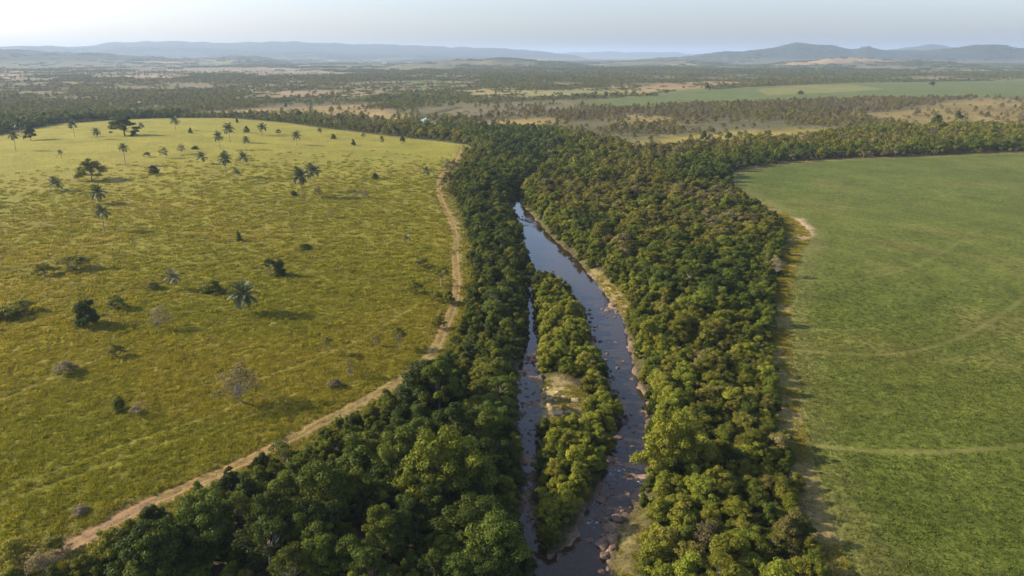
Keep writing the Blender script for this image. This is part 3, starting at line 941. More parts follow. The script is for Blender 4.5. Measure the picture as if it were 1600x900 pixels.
# greener near the water and right behind the crop
green = np.maximum(sstep(60, 15, da), sstep(60, 15, pdist(xa, ya, CROP, True)))
tint_a = .72 - .34 * green + .7 * (va - .5)
MASS = []          # x, y, proto index, rot, sx, sz, tint, val
def mass(x, y, keys, probs, s0, s1, tint, tj, val=1.0):
    n = len(x)
    kk = g.choice(len(keys), n, p=np.array(probs) / np.sum(probs))
    st = np.array([PSTART[k_] for k_ in keys]); nv = np.array([len(KINDS[k_]) for k_ in keys])
    idx = st[kk] + (g.random(n) * nv[kk]).astype(int)
    s = g.uniform(s0, s1, n)
    MASS.append(np.stack([x, y, idx, g.uniform(0, 2 * pi, n), s, s * g.uniform(.85, 1.15, n), np.clip(tint + tj * g.normal(size=n), 0, 1), val * np.clip(1 + .18 * g.normal(size=n), .55, 1.5)], 1))
nearm = np.hypot(xa, ya) < 480
mass(xa[nearm], ya[nearm], ['scrubby', 'bushy', 'mid'], [4, 2, 2], .85, 1.35, tint_a[nearm], .12)
mass(xa[~nearm], ya[~nearm], ['mid'], [1], .85, 1.4, tint_a[~nearm], .12)

# scrub of the middle distance: grey-olive, with openings
def opened(x, y):
    o = open_mask(x, y)
    wob = (fbm(x, y, 55, 77, 3) - .5) * 26
    for poly, c in TANS: o = np.maximum(o, soft(sdist(x, y, poly) + wob, 4) * 1.0)
    o = np.maximum(o, (sdist(x, y, FARCROP) < 3) * 1.05)
    o = np.maximum(o, ((sdist(x, y, PAST) < 1) | (sdist(x, y, CROP) < 3) | (driver(x, y) < 3) | (sdist(x, y, DENSE) < 0)) * 1.05)
    return o
x, y = jitter_points(-900, 900, 300, 1050, 6.2, g)
kv = in_view(x, y); x, y = x[kv], y[kv]
o = opened(x, y)
k = g.random(len(x)) < np.clip(.95 * sstep(.28, .52, fbm(x, y, 75, 38, 3)) + .12 - o * .9, .015, 1) * (o < 1.02)
mass(x[k], y[k], ['mid', 'midsparse'], [3, 3], .55, 1.05, .86 + .35 * (fbm(x[k], y[k], 150, 35, 3) - .5) - .25 * (x[k] < -40), .12)
x, y = jitter_points(-2400, 2400, 1050, 2700, 9.5, g)
kv = in_view(x, y); x, y = x[kv], y[kv]
o = opened(x, y)
k = g.random(len(x)) < np.clip(.98 * sstep(.32, .55, fbm(x, y * .8, 140, 39, 4)) + .12 - o * .88, .03, 1) * (o < 1.02)
mass(x[k], y[k], ['far', 'clump'], [1, 1.1], .30, .62, .62 + .5 * (fbm(x[k], y[k], 300, 36, 3) - .5), .14, 1.0)
x, y = jitter_points(-7500, 7500, 2700, 8500, 40.0, g)
kv = in_view(x, y); x, y = x[kv], y[kv]
o = opened(x, y)
k = g.random(len(x)) < np.clip(1.0 * sstep(.34, .56, fbm(x, y * .7, 420, 40, 4)) + .08 - o * .8, 0, 1) * (o < 1.02)
mass(x[k], y[k], ['clump'], [1], .7, 1.35, .5 + .5 * (fbm(x[k], y[k], 500, 37, 3) - .5), .1, .85)
# the close row of trees just behind the pasture crest
x, y = jitter_points(-620, -10, 380, 860, 5.2, g)
sp = sdist(x, y, PAST); kv = in_view(x, y) & (sp > 2) & (sp < 60) & (y > 400) & (sdist(x, y, DENSE) > 0)
x, y, sp = x[kv], y[kv], sp[kv]
k = (g.random(len(x)) < .97 - .5 * sstep(15, 60, sp)) & (sdist(x, y, TAN1) > -10)
x, y = x[k], y[k]
low = x > -345
mass(x[~low], y[~low], ['mid'], [1], .8, 1.55, np.full((~low).sum(), .36), .14)
mass(x[low], y[low], ['mid'], [1], .45, .85, np.full(low.sum(), .36), .14)
# low undergrowth filling the gaps of the near forest
x, y = jitter_points(-95, 135, 44, 330, 2.7, g)
d, dd, sb, gb, lb_, dt, di = dists(x, y)
k = ((dd < 0) | (di < 0)) & (d > .25) & (sdist(x, y, SANDCLEAR) > -.5) & (gb > .5) & (lb_ > .6) & (dt > 2.6) & in_view(x, y)
mass(x[k], y[k], ['bushy', 'scrubby'], [2, 1], .34, .68, np.full(k.sum(), .42), .14, .95)
#PART3
# ------------------------------------------------------------------ things: helpers
def H1(x, y): return float(height(np.array([x], float), np.array([y], float))[0])

def stand(px, py):
    z = 0.0
    for _ in range(8):
        x, y = gp(px, py, z)
        z = H1(x, y)
    return x, y, z

def size_at(x, y, z, dpx_h, dpx_w=None):
    """metres that dpx pixels measure at that place: upright height, width"""
    f = project(x, y, z)[2]
    h = 1.0
    for _ in range(12):
        h *= dpx_h / max(project(x, y, z)[1] - project(x, y, z + h)[1], 1e-6)
    return h, (dpx_w or 0) * f / 1066.7

def tag(o, label, cat, group=None):
    o['label'] = label; o['category'] = cat
    if group: o['group'] = group
    return o

def empty(name, loc, rz=0.0):
    o = bpy.data.objects.new(name, None)
    o.empty_display_size = .5
    COL.objects.link(o)
    o.location = loc; o.rotation_euler = (0, 0, rz)
    return o

def plant(name, label, cat, group, kind, loc, rz, sx, sz, tint, val, parts=('trunk', 'crown')):
    r = tag(empty(name, loc, rz), label, cat, group)
    r.scale = (sx, sx, sz)
    if kind.trunk is not None:
        link(parts[0], kind.trunk, r)
    c = link(parts[1], kind.crown, r)
    c['tint'] = float(tint); c['value'] = float(val)
    return r

# ------------------------------------------------------------------ the forest: the 300 trees that show largest stand as things, the others join the mass
ORD = ('first second third fourth fifth sixth seventh eighth ninth tenth eleventh twelfth thirteenth fourteenth fifteenth sixteenth seventeenth eighteenth nineteenth twentieth '
       'twenty-first twenty-second twenty-third twenty-fourth twenty-fifth twenty-sixth twenty-seventh twenty-eighth twenty-ninth thirtieth').split() + ['thirty-' + a for a in 'first second third fourth fifth sixth seventh eighth ninth'.split()] + ['fortieth'] + ['forty-' + a for a in 'first second third fourth fifth sixth seventh eighth ninth'.split()]
BANDS = [(865, 'by the joining of the channels'), (838, 'just upstream of the joining channels'), (805, 'level with the big boulders'), (772, 'just upstream of the boulders'), (738, 'level with the white rapids'),
         (705, 'just upstream of the rapids'), (670, 'level with the broad island bushes'), (640, 'just downstream of the sandbar'), (605, 'level with the pale sandbar'),
         (575, 'just upstream of the sandbar'), (540, 'level with the gravel shallows'), (500, 'level with the narrow island waist'), (460, 'level with the grassy bank'), (435, 'just upstream of the grassy bank'), (400, 'beside the open pool'), (-999, 'beyond the open pool')]
def band(py):
    for a, s in BANDS:
        if py >= a: return s
tx = np.array([t[0] for t in TR]); ty = np.array([t[1] for t in TR])
tz = height(tx, ty)
td = driver(tx, ty)
t_is = sdist(tx, ty, ISLAND) < 0
t_left = (tx < np.interp(ty, FX, np.array([2.5, 2.5, 2.4, 3, 5, 8, 6]))) & ~t_is
show = np.zeros(len(TR))
for i, t in enumerate(TR):
    k_ = KINDS[t[2]][t[3]]
    px_, py_, f_ = project(t[0], t[1], tz[i] + k_.hgt * t[6] * .6)
    rpx = k_.rad * t[5] / f_ * 1066.7
    if f_ > 5 and -rpx * .3 < px_ < 1600 + rpx * .3 and py_ < 900 + rpx * .3: show[i] = rpx
order = np.argsort(-show)
chosen = set(int(i) for i in order[:300])
NAMES = {'domed': 'broadleaf_tree', 'broad': 'broadleaf_tree', 'tall': 'broadleaf_tree', 'feathery': 'thin_crowned_tree', 'bushy': 'bushy_tree', 'scrubby': 'scrub_tree', 'sparse': 'sparse_tree'}
SHAPE = {'domed': 'round-crowned', 'broad': 'broad-crowned', 'tall': 'tall-crowned', 'feathery': 'thin-crowned', 'bushy': 'bushy', 'scrubby': 'shrubby', 'sparse': 'sparse'}
rows = {}
for i in chosen:
    py_ = project(tx[i], ty[i], tz[i])[1]
    side = 'island' if t_is[i] else 'left' if t_left[i] else 'right'
    rows.setdefault((side, band(py_)), []).append(i)
for (side, bn), lst in rows.items():
    lst.sort(key=lambda i: tx[i] if side != 'left' else -tx[i])
    for n_, i in enumerate(lst):
        t = TR[i]
        tone = 'dark' if t[7] < .22 else 'green' if t[7] < .42 else 'bright green' if t[7] < .62 else 'olive' if t[7] < .8 else 'greyish'
        where = {'left': 'on left bank', 'right': 'on right bank', 'island': 'on island'}[side]
        frm = 'across it' if side == 'island' else 'from water'
        lab = '%s %s tree %s %s, %s %s' % (tone, SHAPE[t[2]], where, bn, ORD[min(n_, 48)], frm)
        plant(NAMES[t[2]], lab, 'tree', 'trees of the river forest', KINDS[t[2]][t[3]], (t[0], t[1], tz[i] - .05), t[4], t[5], t[6], t[7], t[8])
rest_i = [i for i in range(len(TR)) if i not in chosen]
MASS.append(np.array([[TR[i][0], TR[i][1], PSTART[TR[i][2]] + TR[i][3], TR[i][4], TR[i][5], TR[i][6], TR[i][7], TR[i][8]] for i in rest_i]))
A = np.vstack(MASS)
zA = height(A[:, 0], A[:, 1]) - .1
nA = len(A)
scatter('forest', np.stack([A[:, 0], A[:, 1], zA], 1), A[:, 2], np.stack([np.zeros(nA), np.zeros(nA), A[:, 3]], 1), np.stack([A[:, 4], A[:, 4], A[:, 5]], 1), A[:, 6], A[:, 7], TREE_COL)
print('forest', nA, 'trees', len(TR))

# ------------------------------------------------------------------ palms
def frond_mesh(name, g, up, droop, n=26):
    s = np.linspace(0, 1, 9)
    ang = up - droop * s ** 1.3
    dx = np.cos(ang) / 8; dz = np.sin(ang) / 8
    X = np.concatenate([[0], np.cumsum(dx[1:])]); Z = np.concatenate([[0], np.cumsum(dz[1:])])
    pts = np.stack([X, np.zeros(9), Z], 1)
    V1, F1 = tube(pts, .016 * (1.05 - s), 4)
    P, Nn, T, L, W = [], [], [], [], []
    for i in range(n):
        q = .14 + .84 * i / (n - 1)
        c = np.array([np.interp(q, s, X), 0, np.interp(q, s, Z)])
        a = np.interp(q, s, ang)
        tan = np.array([cos(a), 0, sin(a)]); nor = np.array([-sin(a), 0, cos(a)])
        ll = .30 * (1 - abs(2 * (q - .42)) ** 2.2 * .62)
        for sgn in (-1, 1):
            d = tan * .55 + np.array([0, sgn * .8, 0]) + nor * g.uniform(-.35, .25) + np.array([0, 0, -.25])
            d = d / np.linalg.norm(d)
            P.append(c + d * ll * .5); T.append(d); L.append(ll * g.uniform(.85, 1.1)); W.append(.06)
            Nn.append(nor + np.array([0, -sgn * .4, 0]))
    V2, F2 = leaves(np.array(P), unit(np.array(Nn)), np.array(T), np.array(L), np.array(W), .1)
    V, F = join([(V1, F1), (V2, F2)])
    me = raw_mesh(name, V, F, False, [M_PALM])
    fattr(me, 'leaf_tone', np.clip(np.concatenate([np.full(len(F1), .7), .5 + .25 * g.normal(size=len(F2))]), 0, 1), 'FACE')
    return me
g = np.random.default_rng(31)
FRONDS = [frond_mesh('frond', g, 0.12, .75, 32), frond_mesh('frond', g, .18, 1.0, 32), frond_mesh('frond', g, .22, 1.25, 32)]
PTRUNK = []
for i in range(3):
    b = g.normal() * .02
    V, F = tube([(0, 0, -.05), (0, 0, .06), (b * .4, b * .2, .35), (b, b * .6, .7), (b * .8, b, 1.0)], [.034, .025, .021, .022, .026], 8)
    PTRUNK.append((raw_mesh('palm trunk', V, F, True, [M_PALEBARK]), (b * .8, b, 1.0)))

def frond_set(g, n, skirt):
    out = []
    for i in range(n):
        q = (i + .5) / n
        el = radians(78 - (78 + skirt) * q ** 1.1)
        out.append((FRONDS[0 if q < .35 else 1 if q < .7 else 2], i * 2.39996 + g.normal() * .12, el + g.normal() * .08, g.uniform(.88, 1.1)))
    return out

def palm_crown_mesh(name, sets):
    VV, FF, TT, o = [], [], [], 0
    for me, az, el, s in sets:
        V = np.empty(len(me.vertices) * 3, np.float32); me.vertices.foreach_get('co', V); V = V.reshape(-1, 3)
        F = np.empty(len(me.loops), np.int32); me.loops.foreach_get('vertex_index', F); F = F.reshape(-1, 4)
        t = np.empty(len(F), np.float32); me.attributes['leaf_tone'].data.foreach_get('value', t)
        R = np.array(Matrix.Rotation(az, 3, 'Z') @ Matrix.Rotation(-el, 3, 'Y'))
        VV.append((V * s) @ R.T); FF.append(F + o); TT.append(t); o += len(V)
    m2 = raw_mesh(name, np.vstack(VV), np.vstack(FF), False, [M_PALM])
    fattr(m2, 'leaf_tone', np.concatenate(TT), 'FACE')
    return m2
PCROWNS = [palm_crown_mesh('palm crown', frond_set(g, 20, 35)) for _ in range(3)]

def palm(px, base, top, wpx, label, tint=.3, val=1.0, single=False, n=22, skirt=35):
    x, y, z = stand(px, base)
    h, w = size_at(x, y, z, base - top, wpx)
    R = w * .56                                        # frond reach
    th_ = max(h - R * .62, .9)
    r = tag(empty('palm_tree', (x, y, z - .05), g.uniform(0, 6.28)), label, 'palm', 'palms in the pasture')
    r.rotation_euler = (g.normal() * .05, g.normal() * .05, g.uniform(0, 6.28))
    tm, tip = PTRUNK[int(g.integers(3))]
    t = link('trunk', tm, r); kx = min(th_, 7.5); t.scale = (kx, kx, th_)
    p = (tip[0] * kx, tip[1] * kx, th_)
    if single:
        for me, az, el, s in frond_set(g, n, skirt):
            o = link('frond', me, r)
            o.location = p; o.rotation_euler = Euler((0, -el, az), 'XYZ'); o.scale = (s * R,) * 3
            o['tint'] = float(np.clip(tint + .07 * g.normal(), 0, 1)); o['value'] = float(val)
    else:
        o = link('crown', PCROWNS[int(g.integers(3))], r)
        o.location = p; o.scale = (R, R, R); o['tint'] = tint; o['value'] = val

PALMS = [
    (382, 489, 445, 44, 'large full palm with drooping fronds, nearest palm in the pasture', .25, 1.0, True, 30, 50),
    (274, 453, 424, 28, 'pale silvery palm beside a light shrub in the pasture', .80, 1.0, True, 20, 30),
    (163, 362, 322, 27, 'palm on a tall bare trunk, casting a long shadow', .35, 1.05, True, 20, 25),
    (155, 318, 291, 28, 'full palm just behind the tall bare-trunked palm', .3, 1.0, True, 24, 40),
    (88, 298, 278, 24, 'short stocky palm alone near the left side of the pasture', .4, 1.0, True, 20, 35),
    (354, 276, 240, 22, 'dark palm at the front of the mid-pasture palm group', .2, .95, True, 22, 35),
    (381, 259, 239, 19, 'small neat palm between the mid-pasture palms and the crest', .3, 1.0, True, 20, 30),
    (373, 285, 264, 16, 'small grey palm in front of the dark mid-pasture palm', .5, 1.0, True, 16, 20),
    (353, 252, 236, 12, 'little palm half hidden behind the dark mid-pasture palm', .3, .9, False),
    (344, 233, 207, 18, 'grey thin palm beside the taller twin near the crest', .45, 1.0, False),
    (360, 222, 194, 20, 'tall dark palm, the higher of the twin palms near the crest', .25, .95, True, 20, 30),
    (385, 233, 214, 14, 'spindly grey palm behind the twin palms', .6, 1.0, False),
    (410, 211, 193, 17, 'dark upright palm on the crest, alone', .25, .9, True, 20, 30),
    (464, 226, 206, 17, 'dark palm standing right of the crest palms', .2, .9, True, 20, 35),
    (316, 256, 238, 20, 'greyish ragged palm left of the mid-pasture palm group', .6, 1.0, True, 18, 30),
    (196, 259, 225, 18, 'slender palm on a long trunk behind the dark spreading tree', .4, 1.0, True, 18, 25),
    (152, 218, 201, 15, 'short dark palm left of the big umbrella tree', .25, .9, False),
    (117, 214, 188, 16, 'thin tall palm far left below the crest', .4, 1.0, False),
    (37, 218, 183, 22, 'tall leafy palm near the far left tree line', .3, .95, False),
    (25, 236, 205, 18, 'leaning thin palm near the left picture edge', .4, 1.0, False),
    (275, 204, 183, 16, 'thin palm on the crest, against the brown field', .5, 1.0, False),
    (471, 307, 264, 30, 'large dark palm at the front of the palm thicket', .2, .95, True, 26, 40),
    (491, 297, 257, 27, 'greyish palm rising behind the large thicket palm', .45, 1.0, True, 22, 30),
    (668, 278, 261, 16, 'small palm alone close to the far bend of the track', .35, 1.0, True, 18, 30),
    (500, 210, 200, 9, 'tiny dark palm on the crest right of the others', .25, .9, False),
    (638, 387, 368, 15, 'small pale palm on a thin trunk nearest the dirt track', .55, 1.1, True, 16, 10),
    (223, 205, 192, 11, 'thin grey palm just right of the big umbrella tree', .6, 1.0, False),
    (97, 249, 234, 9, 'very small thin palm left of the slender long-trunked palm', .5, 1.0, False),
    (532, 202, 178, 16, 'tall thin-stemmed palm among trees behind the pasture crest', .3, .9, False),
]
for p in PALMS: palm(*p)

# ------------------------------------------------------------------ trees and shrubs of the pasture and its edges
def pasture_plant(px, base, top, wpx, key, tint, val, name, label, group='shrubs and trees in the pasture'):
    x, y, z = stand(px, base)
    h, w = size_at(x, y, z, base - top, wpx)
    k_ = KINDS[key][int(g.integers(len(KINDS[key])))]
    h = h - w * .18 if key in ('bushy', 'scrubby') else h
    cat = 'tree' if 'tree' in name else 'shrub'
    plant(name, label, cat, group, k_, (x, y, z - .08), g.uniform(0, 6.28), w * .5 / k_.rad, max(h, .38 * w) / k_.hgt, min(tint + .08, 1), val * 1.25, ('trunk', 'crown') if cat == 'tree' else ('stem', 'foliage'))

SHRUBS = [
    (195, 212, 183, 46, 'domed', .14, .85, 'umbrella_tree', 'big dark umbrella-shaped tree standing on the pasture crest'),
    (209, 213, 203, 11, 'bushy', .10, .8, 'round_shrub', 'small dark bush under the edge of the umbrella tree'),
    (144, 282, 243, 44, 'scrubby', .55, .8, 'spreading_tree', 'dark airy spreading tree in the upper left pasture'),
    (378, 629, 570, 78, 'sparse', .86, .95, 'sparse_tree', 'half-bare brownish tree with long shadow above the dirt track'),
    (284, 241, 224, 21, 'sparse', 1.0, 1.25, 'bare_tree', 'leafless pinkish-grey tree in the upper pasture'),
    (421, 431, 405, 30, 'feathery', .18, .7, 'twin_stemmed_shrub', 'wide dark flat-topped shrub on bare stems, mid pasture'),
    (438, 431, 407, 26, 'bushy', .18, .7, 'round_shrub', 'dark rounder half of the wide flat-topped shrub pair'),
    (137, 509, 464, 42, 'bushy', .05, .75, 'dense_bush', 'dense very dark bush, darkest in the near pasture'),
    (180, 484, 458, 32, 'scrubby', .45, .9, 'round_shrub', 'rounded green shrub just behind the very dark bush'),
    (242, 271, 256, 17, 'bushy', .15, .85, 'round_shrub', 'round dark shrub below the slender long-trunked palm'),
    (586, 280, 269, 14, 'bushy', .15, .85, 'round_shrub', 'small round dark shrub in the open upper right pasture'),
    (478, 389, 377, 22, 'bushy', .35, .85, 'low_shrub', 'small low dark shrub above the wide flat-topped shrub'),
    (374, 377, 362, 12, 'bushy', .3, .8, 'round_shrub', 'tiny dark shrub alone in the middle of the pasture'),
    (250, 515, 485, 40, 'sparse', .95, 1.1, 'dry_shrub', 'dry greyish shrub right of the very dark bush'),
    (70, 430, 408, 28, 'scrubby', .5, .9, 'low_shrub', 'olive shrub at the near end of the low shrub row'),
    (112, 425, 406, 58, 'scrubby', .58, .95, 'low_shrub', 'long low olive shrub beside the small olive one'),
    (334, 457, 445, 40, 'bushy', .45, .8, 'low_shrub', 'very low wide green shrub left of the large full palm'),
    (240, 452, 434, 28, 'scrubby', .66, 1.0, 'light_shrub', 'light olive shrub just left of the pale silvery palm'),
    (36, 487, 460, 44, 'scrubby', .62, 1.35, 'light_shrub', 'bright yellow-green shrub near the left picture edge'),
    (12, 498, 478, 50, 'bushy', .5, .9, 'low_shrub', 'low green thicket at the left edge below the bright shrub'),
    (90, 584, 566, 42, 'scrubby', .86, 1.0, 'low_shrub', 'low grey-green shrub in the lower left pasture'),
    (182, 558, 535, 26, 'scrubby', .62, .95, 'light_shrub', 'upright light shrub with shadow above the grey-green one'),
    (186, 642, 618, 26, 'bushy', .38, .9, 'round_shrub', 'green shrub beside a grey shrub in the lower pasture'),
    (213, 650, 632, 30, 'sparse', .95, 1.15, 'dry_shrub', 'grey leafless shrub right beside the green one'),
    (523, 603, 588, 24, 'scrubby', .88, 1.0, 'round_shrub', 'small silvery round shrub near the dirt track'),
    (510, 554, 525, 24, 'feathery', .66, 1.1, 'sapling_tree', 'pale thin sapling left of the track'),
    (549, 590, 560, 26, 'sparse', .72, 1.2, 'sapling_tree', 'wispy pale sapling above the silvery round shrub'),
    (625, 546, 514, 34, 'feathery', .62, .95, 'sapling_tree', 'olive open tree closest to the bending track'),
    (588, 541, 522, 16, 'sparse', .8, 1.0, 'dry_shrub', 'small dry shrub left of the olive open tree'),
    (658, 418, 397, 26, 'scrubby', .62, .95, 'light_shrub', 'light olive shrub left of the straight part of the track'),
    (651, 459, 436, 28, 'scrubby', .58, .95, 'round_shrub', 'olive shrub nearer than the light one beside the track'),
    (690, 448, 416, 32, 'feathery', .50, .85, 'spreading_tree', 'green tree leaning over the straight part of the track'),
    (700, 474, 450, 24, 'bushy', .48, .85, 'round_shrub', 'green bush at the track side below the leaning tree'),
    (676, 470, 452, 22, 'scrubby', .6, .9, 'round_shrub', 'small olive bush between the leaning tree and olive shrub'),
    (684, 512, 488, 26, 'scrubby', .55, .9, 'round_shrub', 'bush hugging the inner side of the track bend'),
    (125, 803, 790, 32, 'scrubby', .88, 1.0, 'low_shrub', 'low grey shrub in the bottom left of the pasture'),
    (28, 876, 835, 62, 'scrubby', .62, 1.15, 'light_shrub', 'large yellow-green shrub in the bottom left corner'),
    (85, 862, 830, 52, 'scrubby', .60, 1.05, 'light_shrub', 'second yellow-green shrub beside the bottom left one'),
    (66, 899, 862, 50, 'sparse', 1.0, 1.3, 'bare_shrub', 'bare grey twiggy shrub by the near end of the track'),
    (20, 645 + 265, 880, 50, 'bushy', .55, 1.0, 'low_shrub', 'low green shrub cut by the bottom left corner'),
    (499, 308, 293, 18, 'sparse', .9, 1.0, 'dry_shrub', 'grey shrub right of the palm thicket'),
    (515, 340, 328, 18, 'sparse', .98, 1.1, 'dry_shrub', 'thin grey shrub below the palm thicket'),
    (460, 305, 296, 14, 'bushy', .2, .8, 'low_shrub', 'low dark bush at the foot of the thicket palms'),
    (572, 310, 296, 14, 'sparse', .95, 1.1, 'dry_shrub', 'faint wispy shrub right of the palm thicket, alone'),
    (234, 245, 235, 14, 'scrubby', .4, .8, 'low_shrub', 'small dark shrub left of the leafless tree'),
    (259, 247, 231, 20, 'sparse', .75, .9, 'dry_shrub', 'ragged olive shrub between dark shrub and leafless tree'),
    (304, 233, 227, 12, 'bushy', .3, .8, 'low_shrub', 'tiny low bush right of the leafless tree'),
    (435, 210, 202, 9, 'tall', .25, .85, 'small_tree', 'narrow small tree right of the upright crest palm'),
    (521, 217, 209, 10, 'bushy', .25, .85, 'low_shrub', 'small bush on the right slope of the crest'),
    (553, 227, 217, 8, 'bushy', .25, .8, 'low_shrub', 'small dark upright bush on the right slope of pasture'),
    (567, 219, 208, 8, 'feathery', .5, .9, 'small_tree', 'thin small tree on the far right slope of pasture'),
    (597, 223, 212, 8, 'tall', .45, .9, 'small_tree', 'narrow small tree near the dark grove'),
    (630, 225, 214, 10, 'domed', .2, .85, 'small_tree', 'round-headed small tree before the far river trees'),
    (556, 308, 300, 10, 'sparse', .9, 1.0, 'dry_shrub', 'tiny wispy shrub left of the faint one'),
    (386, 207, 196, 10, 'bushy', .3, .85, 'round_shrub', 'small pointed bush between the crest palms'),
    (371, 192, 184, 6, 'bushy', .5, .8, 'round_shrub', 'tiny bush on the very edge of the crest'),
    (298, 208, 200, 7, 'bushy', .3, .8, 'low_shrub', 'tiny bush right of the crest palm by the brown field'),
    (110, 575 - 375, 193, 6, 'bushy', .3, .8, 'low_shrub', 'tiny bush behind the thin tall palm'),
    (48, 219, 196, 20, 'domed', .2, .85, 'small_tree', 'dark round tree leaning against the tall leafy palm'),
    (1214, 432, 404, 28, 'sparse', 1.0, 1.2, 'bare_tree', 'pale leafless tree at the crop side edge of the forest'),
    (1097, 222, 205, 15, 'domed', .3, .85, 'lone_tree', 'round lone tree in the yellow grass strip'),
    (1139, 220, 206, 15, 'broad', .3, .85, 'lone_tree', 'broad lone tree right of the round one in yellow grass'),
    (1465, 203, 180, 24, 'domed', .28, .85, 'lone_tree', 'large round tree standing above the band behind the crop'),
    (1496, 187, 175, 12, 'domed', .3, .85, 'lone_tree', 'small round tree in the far brown grassland'),
    (1457, 135, 127.5, 10, 'domed', .2, .8, 'lone_tree', 'dark tree alone inside the distant green crop'),
    (1249, 148.5, 142.5, 10, 'broad', .2, .8, 'lone_tree', 'dark tree on the near edge of the distant crop'),
    (1104, 141, 129.5, 10, 'domed', .2, .8, 'lone_tree', 'dark round tree in the distant reddish field'),
    (467, 186, 174, 14, 'broad', .2, .85, 'lone_tree', 'flat-topped tree at the near edge of the tan field'),
    (447, 171, 160, 6, 'tall', .3, .85, 'lone_tree', 'narrow dark tree inside the tan field'),
]
g = np.random.default_rng(37)
for s in SHRUBS: pasture_plant(*s)
# the dark grove tree that hides the track
x, y, z = stand(655, 640)
plant('broadleaf_tree', 'large dark round tree hiding the dirt track at its bend', 'tree', 'trees of the river forest', KINDS['domed'][1], (x, y, z - .1), 1.0, 1.12, 1.0, .08, .9)

for px_, py_, key, sx, tint, val, lab in ((1052, 742, 'broad', .95, .60, 1.35, 'big pale yellow-green tree overhanging the right bank above the rapids'),
                                          (1010, 545, 'domed', .72, .58, 1.3, 'pale bright tree at the water, right bank, gravel shallows'),
                                          (700, 790, 'broad', 1.1, .50, 1.15, 'tall pale-leaved tree rising from the dark left bank forest')):
    x, y, z = stand(px_, py_)
    plant('broadleaf_tree', lab, 'tree', 'trees of the river forest', KINDS[key][0], (x, y, z - .1), 2.0, sx, sx * 1.05, tint, val)

# ------------------------------------------------------------------ rocks
import bmesh
def rock_mesh(seed, m):
    gg = np.random.default_rng(seed)
    bm = bmesh.new()
    bmesh.ops.create_icosphere(bm, subdivisions=2, radius=1.0)
    me = bpy.data.meshes.new('rock'); bm.to_mesh(me); bm.free()
    V = np.empty(len(me.vertices) * 3, np.float32); me.vertices.foreach_get('co', V); V = V.reshape(-1, 3)
    for _ in range(7):
        d = unit(gg.normal(size=3)); o = gg.uniform(.55, .85)
        s = V @ d
        V -= np.maximum(s - o, 0)[:, None] * d[None, :] * .85
    V *= 1 + .07 * gg.normal(size=(len(V), 1))
    me.vertices.foreach_set('co', V.astype(np.float32).ravel())
    me.materials.append(m); me.update()
    return me
ROCKS = [rock_mesh(100 + i, M_ROCK) for i in range(8)]
PROCKS = [rock_mesh(140 + i, M_PALEROCK) for i in range(4)]
g = np.random.default_rng(41)
def rock(px, py, wpx, label, group, pale=False, hk=.5):
    zz = -1.0 if pale else WL
    x, y = gp(px, py, zz)
    z = max(H1(x, y), WL - .1)
    w = wpx * project(x, y, z)[2] / 1066.7 * .5
    o = link('stone' if pale else 'boulder', (PROCKS if pale else ROCKS)[int(g.integers(4 if pale else 8))])
    o.location = (x, y, z + w * hk * .15); o.scale = (w * 1.05, w * g.uniform(.75, 1.0), w * hk * g.uniform(.8, 1.2)); o.rotation_euler = (g.normal() * .08, g.normal() * .08, g.uniform(0, 6.28))
    tag(o, label, 'rock', group)
BIG = [(943, 852, 30, 'largest flat pinkish boulder beside the lower river bank'), (945, 869, 25, 'round pinkish boulder just below the largest flat one'), (954, 832, 20, 'rounded boulder above the largest flat one'),
       (943, 837, 10, 'small boulder touching the left of the rounded one'), (965, 813, 24, 'wide boulder against the right bank below the rapids'), (937, 812, 15, 'grey boulder in midstream left of the wide one'),
       (947, 817, 10, 'small boulder between the grey and the wide ones'), (921, 844, 15, 'lone low rock in the dark water'), (941, 782, 24, 'large wet flat rock below the white rapids'),
       (948, 798, 13, 'tan rock below the large wet flat one'), (980, 770, 14, 'low wet rock right of the large wet flat one'), (940, 893, 16, 'boulder at the near end of the right bank'),
       (951, 888, 12, 'small stone beside the near end boulder'), (978, 806, 14, 'boulder at the foot of the right bank bushes'), (968, 684, 17, 'pinkish rock on the island shore above the rapids'),
       (958, 701, 15, 'rock on the island shore just above the rapids'), (953, 721, 20, 'wide rock on the island shore beside the rapids'), (943, 575, 14, 'flat pale rock on the island shore, upper shallows'),
       (976, 663, 11, 'low rock in midstream above the island shore rocks'), (840, 626, 9, 'rock at the sandbar edge in the left channel'), (836, 670, 9, 'rock on the left channel shore below the sandbar'),
       (826, 814, 13, 'pinkish rock in the left channel near the island tip'), (836, 829, 13, 'larger rock beside the island tip'), (846, 843, 11, 'rock at the very tip of the island'), (858, 871, 12, 'wet rock where the two channels join'),
       (958, 860, 13, 'boulder wedged between the largest one and the bank'), (962, 842, 12, 'tan boulder high on the lower right bank')]
for a, b, w, l in BIG: rock(a, b, w, l, 'boulders of the river')
PALE = [(881, 618, 11, 'bright pale stone in the middle of the sandbar'), (858, 627, 11, 'pale stone at the left part of the sandbar'), (868, 622, 8, 'small pale stone between the two sandbar stones'),
        (899, 624, 16, 'long pale slab at the right end of the sandbar'), (857, 601, 7, 'small pale stone at the top of the sandbar'), (871, 610, 9, 'pale stone just below the top sandbar stone'),
        (874, 642, 18, 'long pale slab along the near edge of the sandbar'), (848, 656, 10, 'pale stone at the near corner of the sandbar'), (862, 618, 6, 'small pale pebble stone left of the bright one'), (888, 632, 7, 'small pale stone below the long right slab')]
for a, b, w, l in PALE: rock(a, b, w, l, 'pale stones on the sandbar', True, .35)
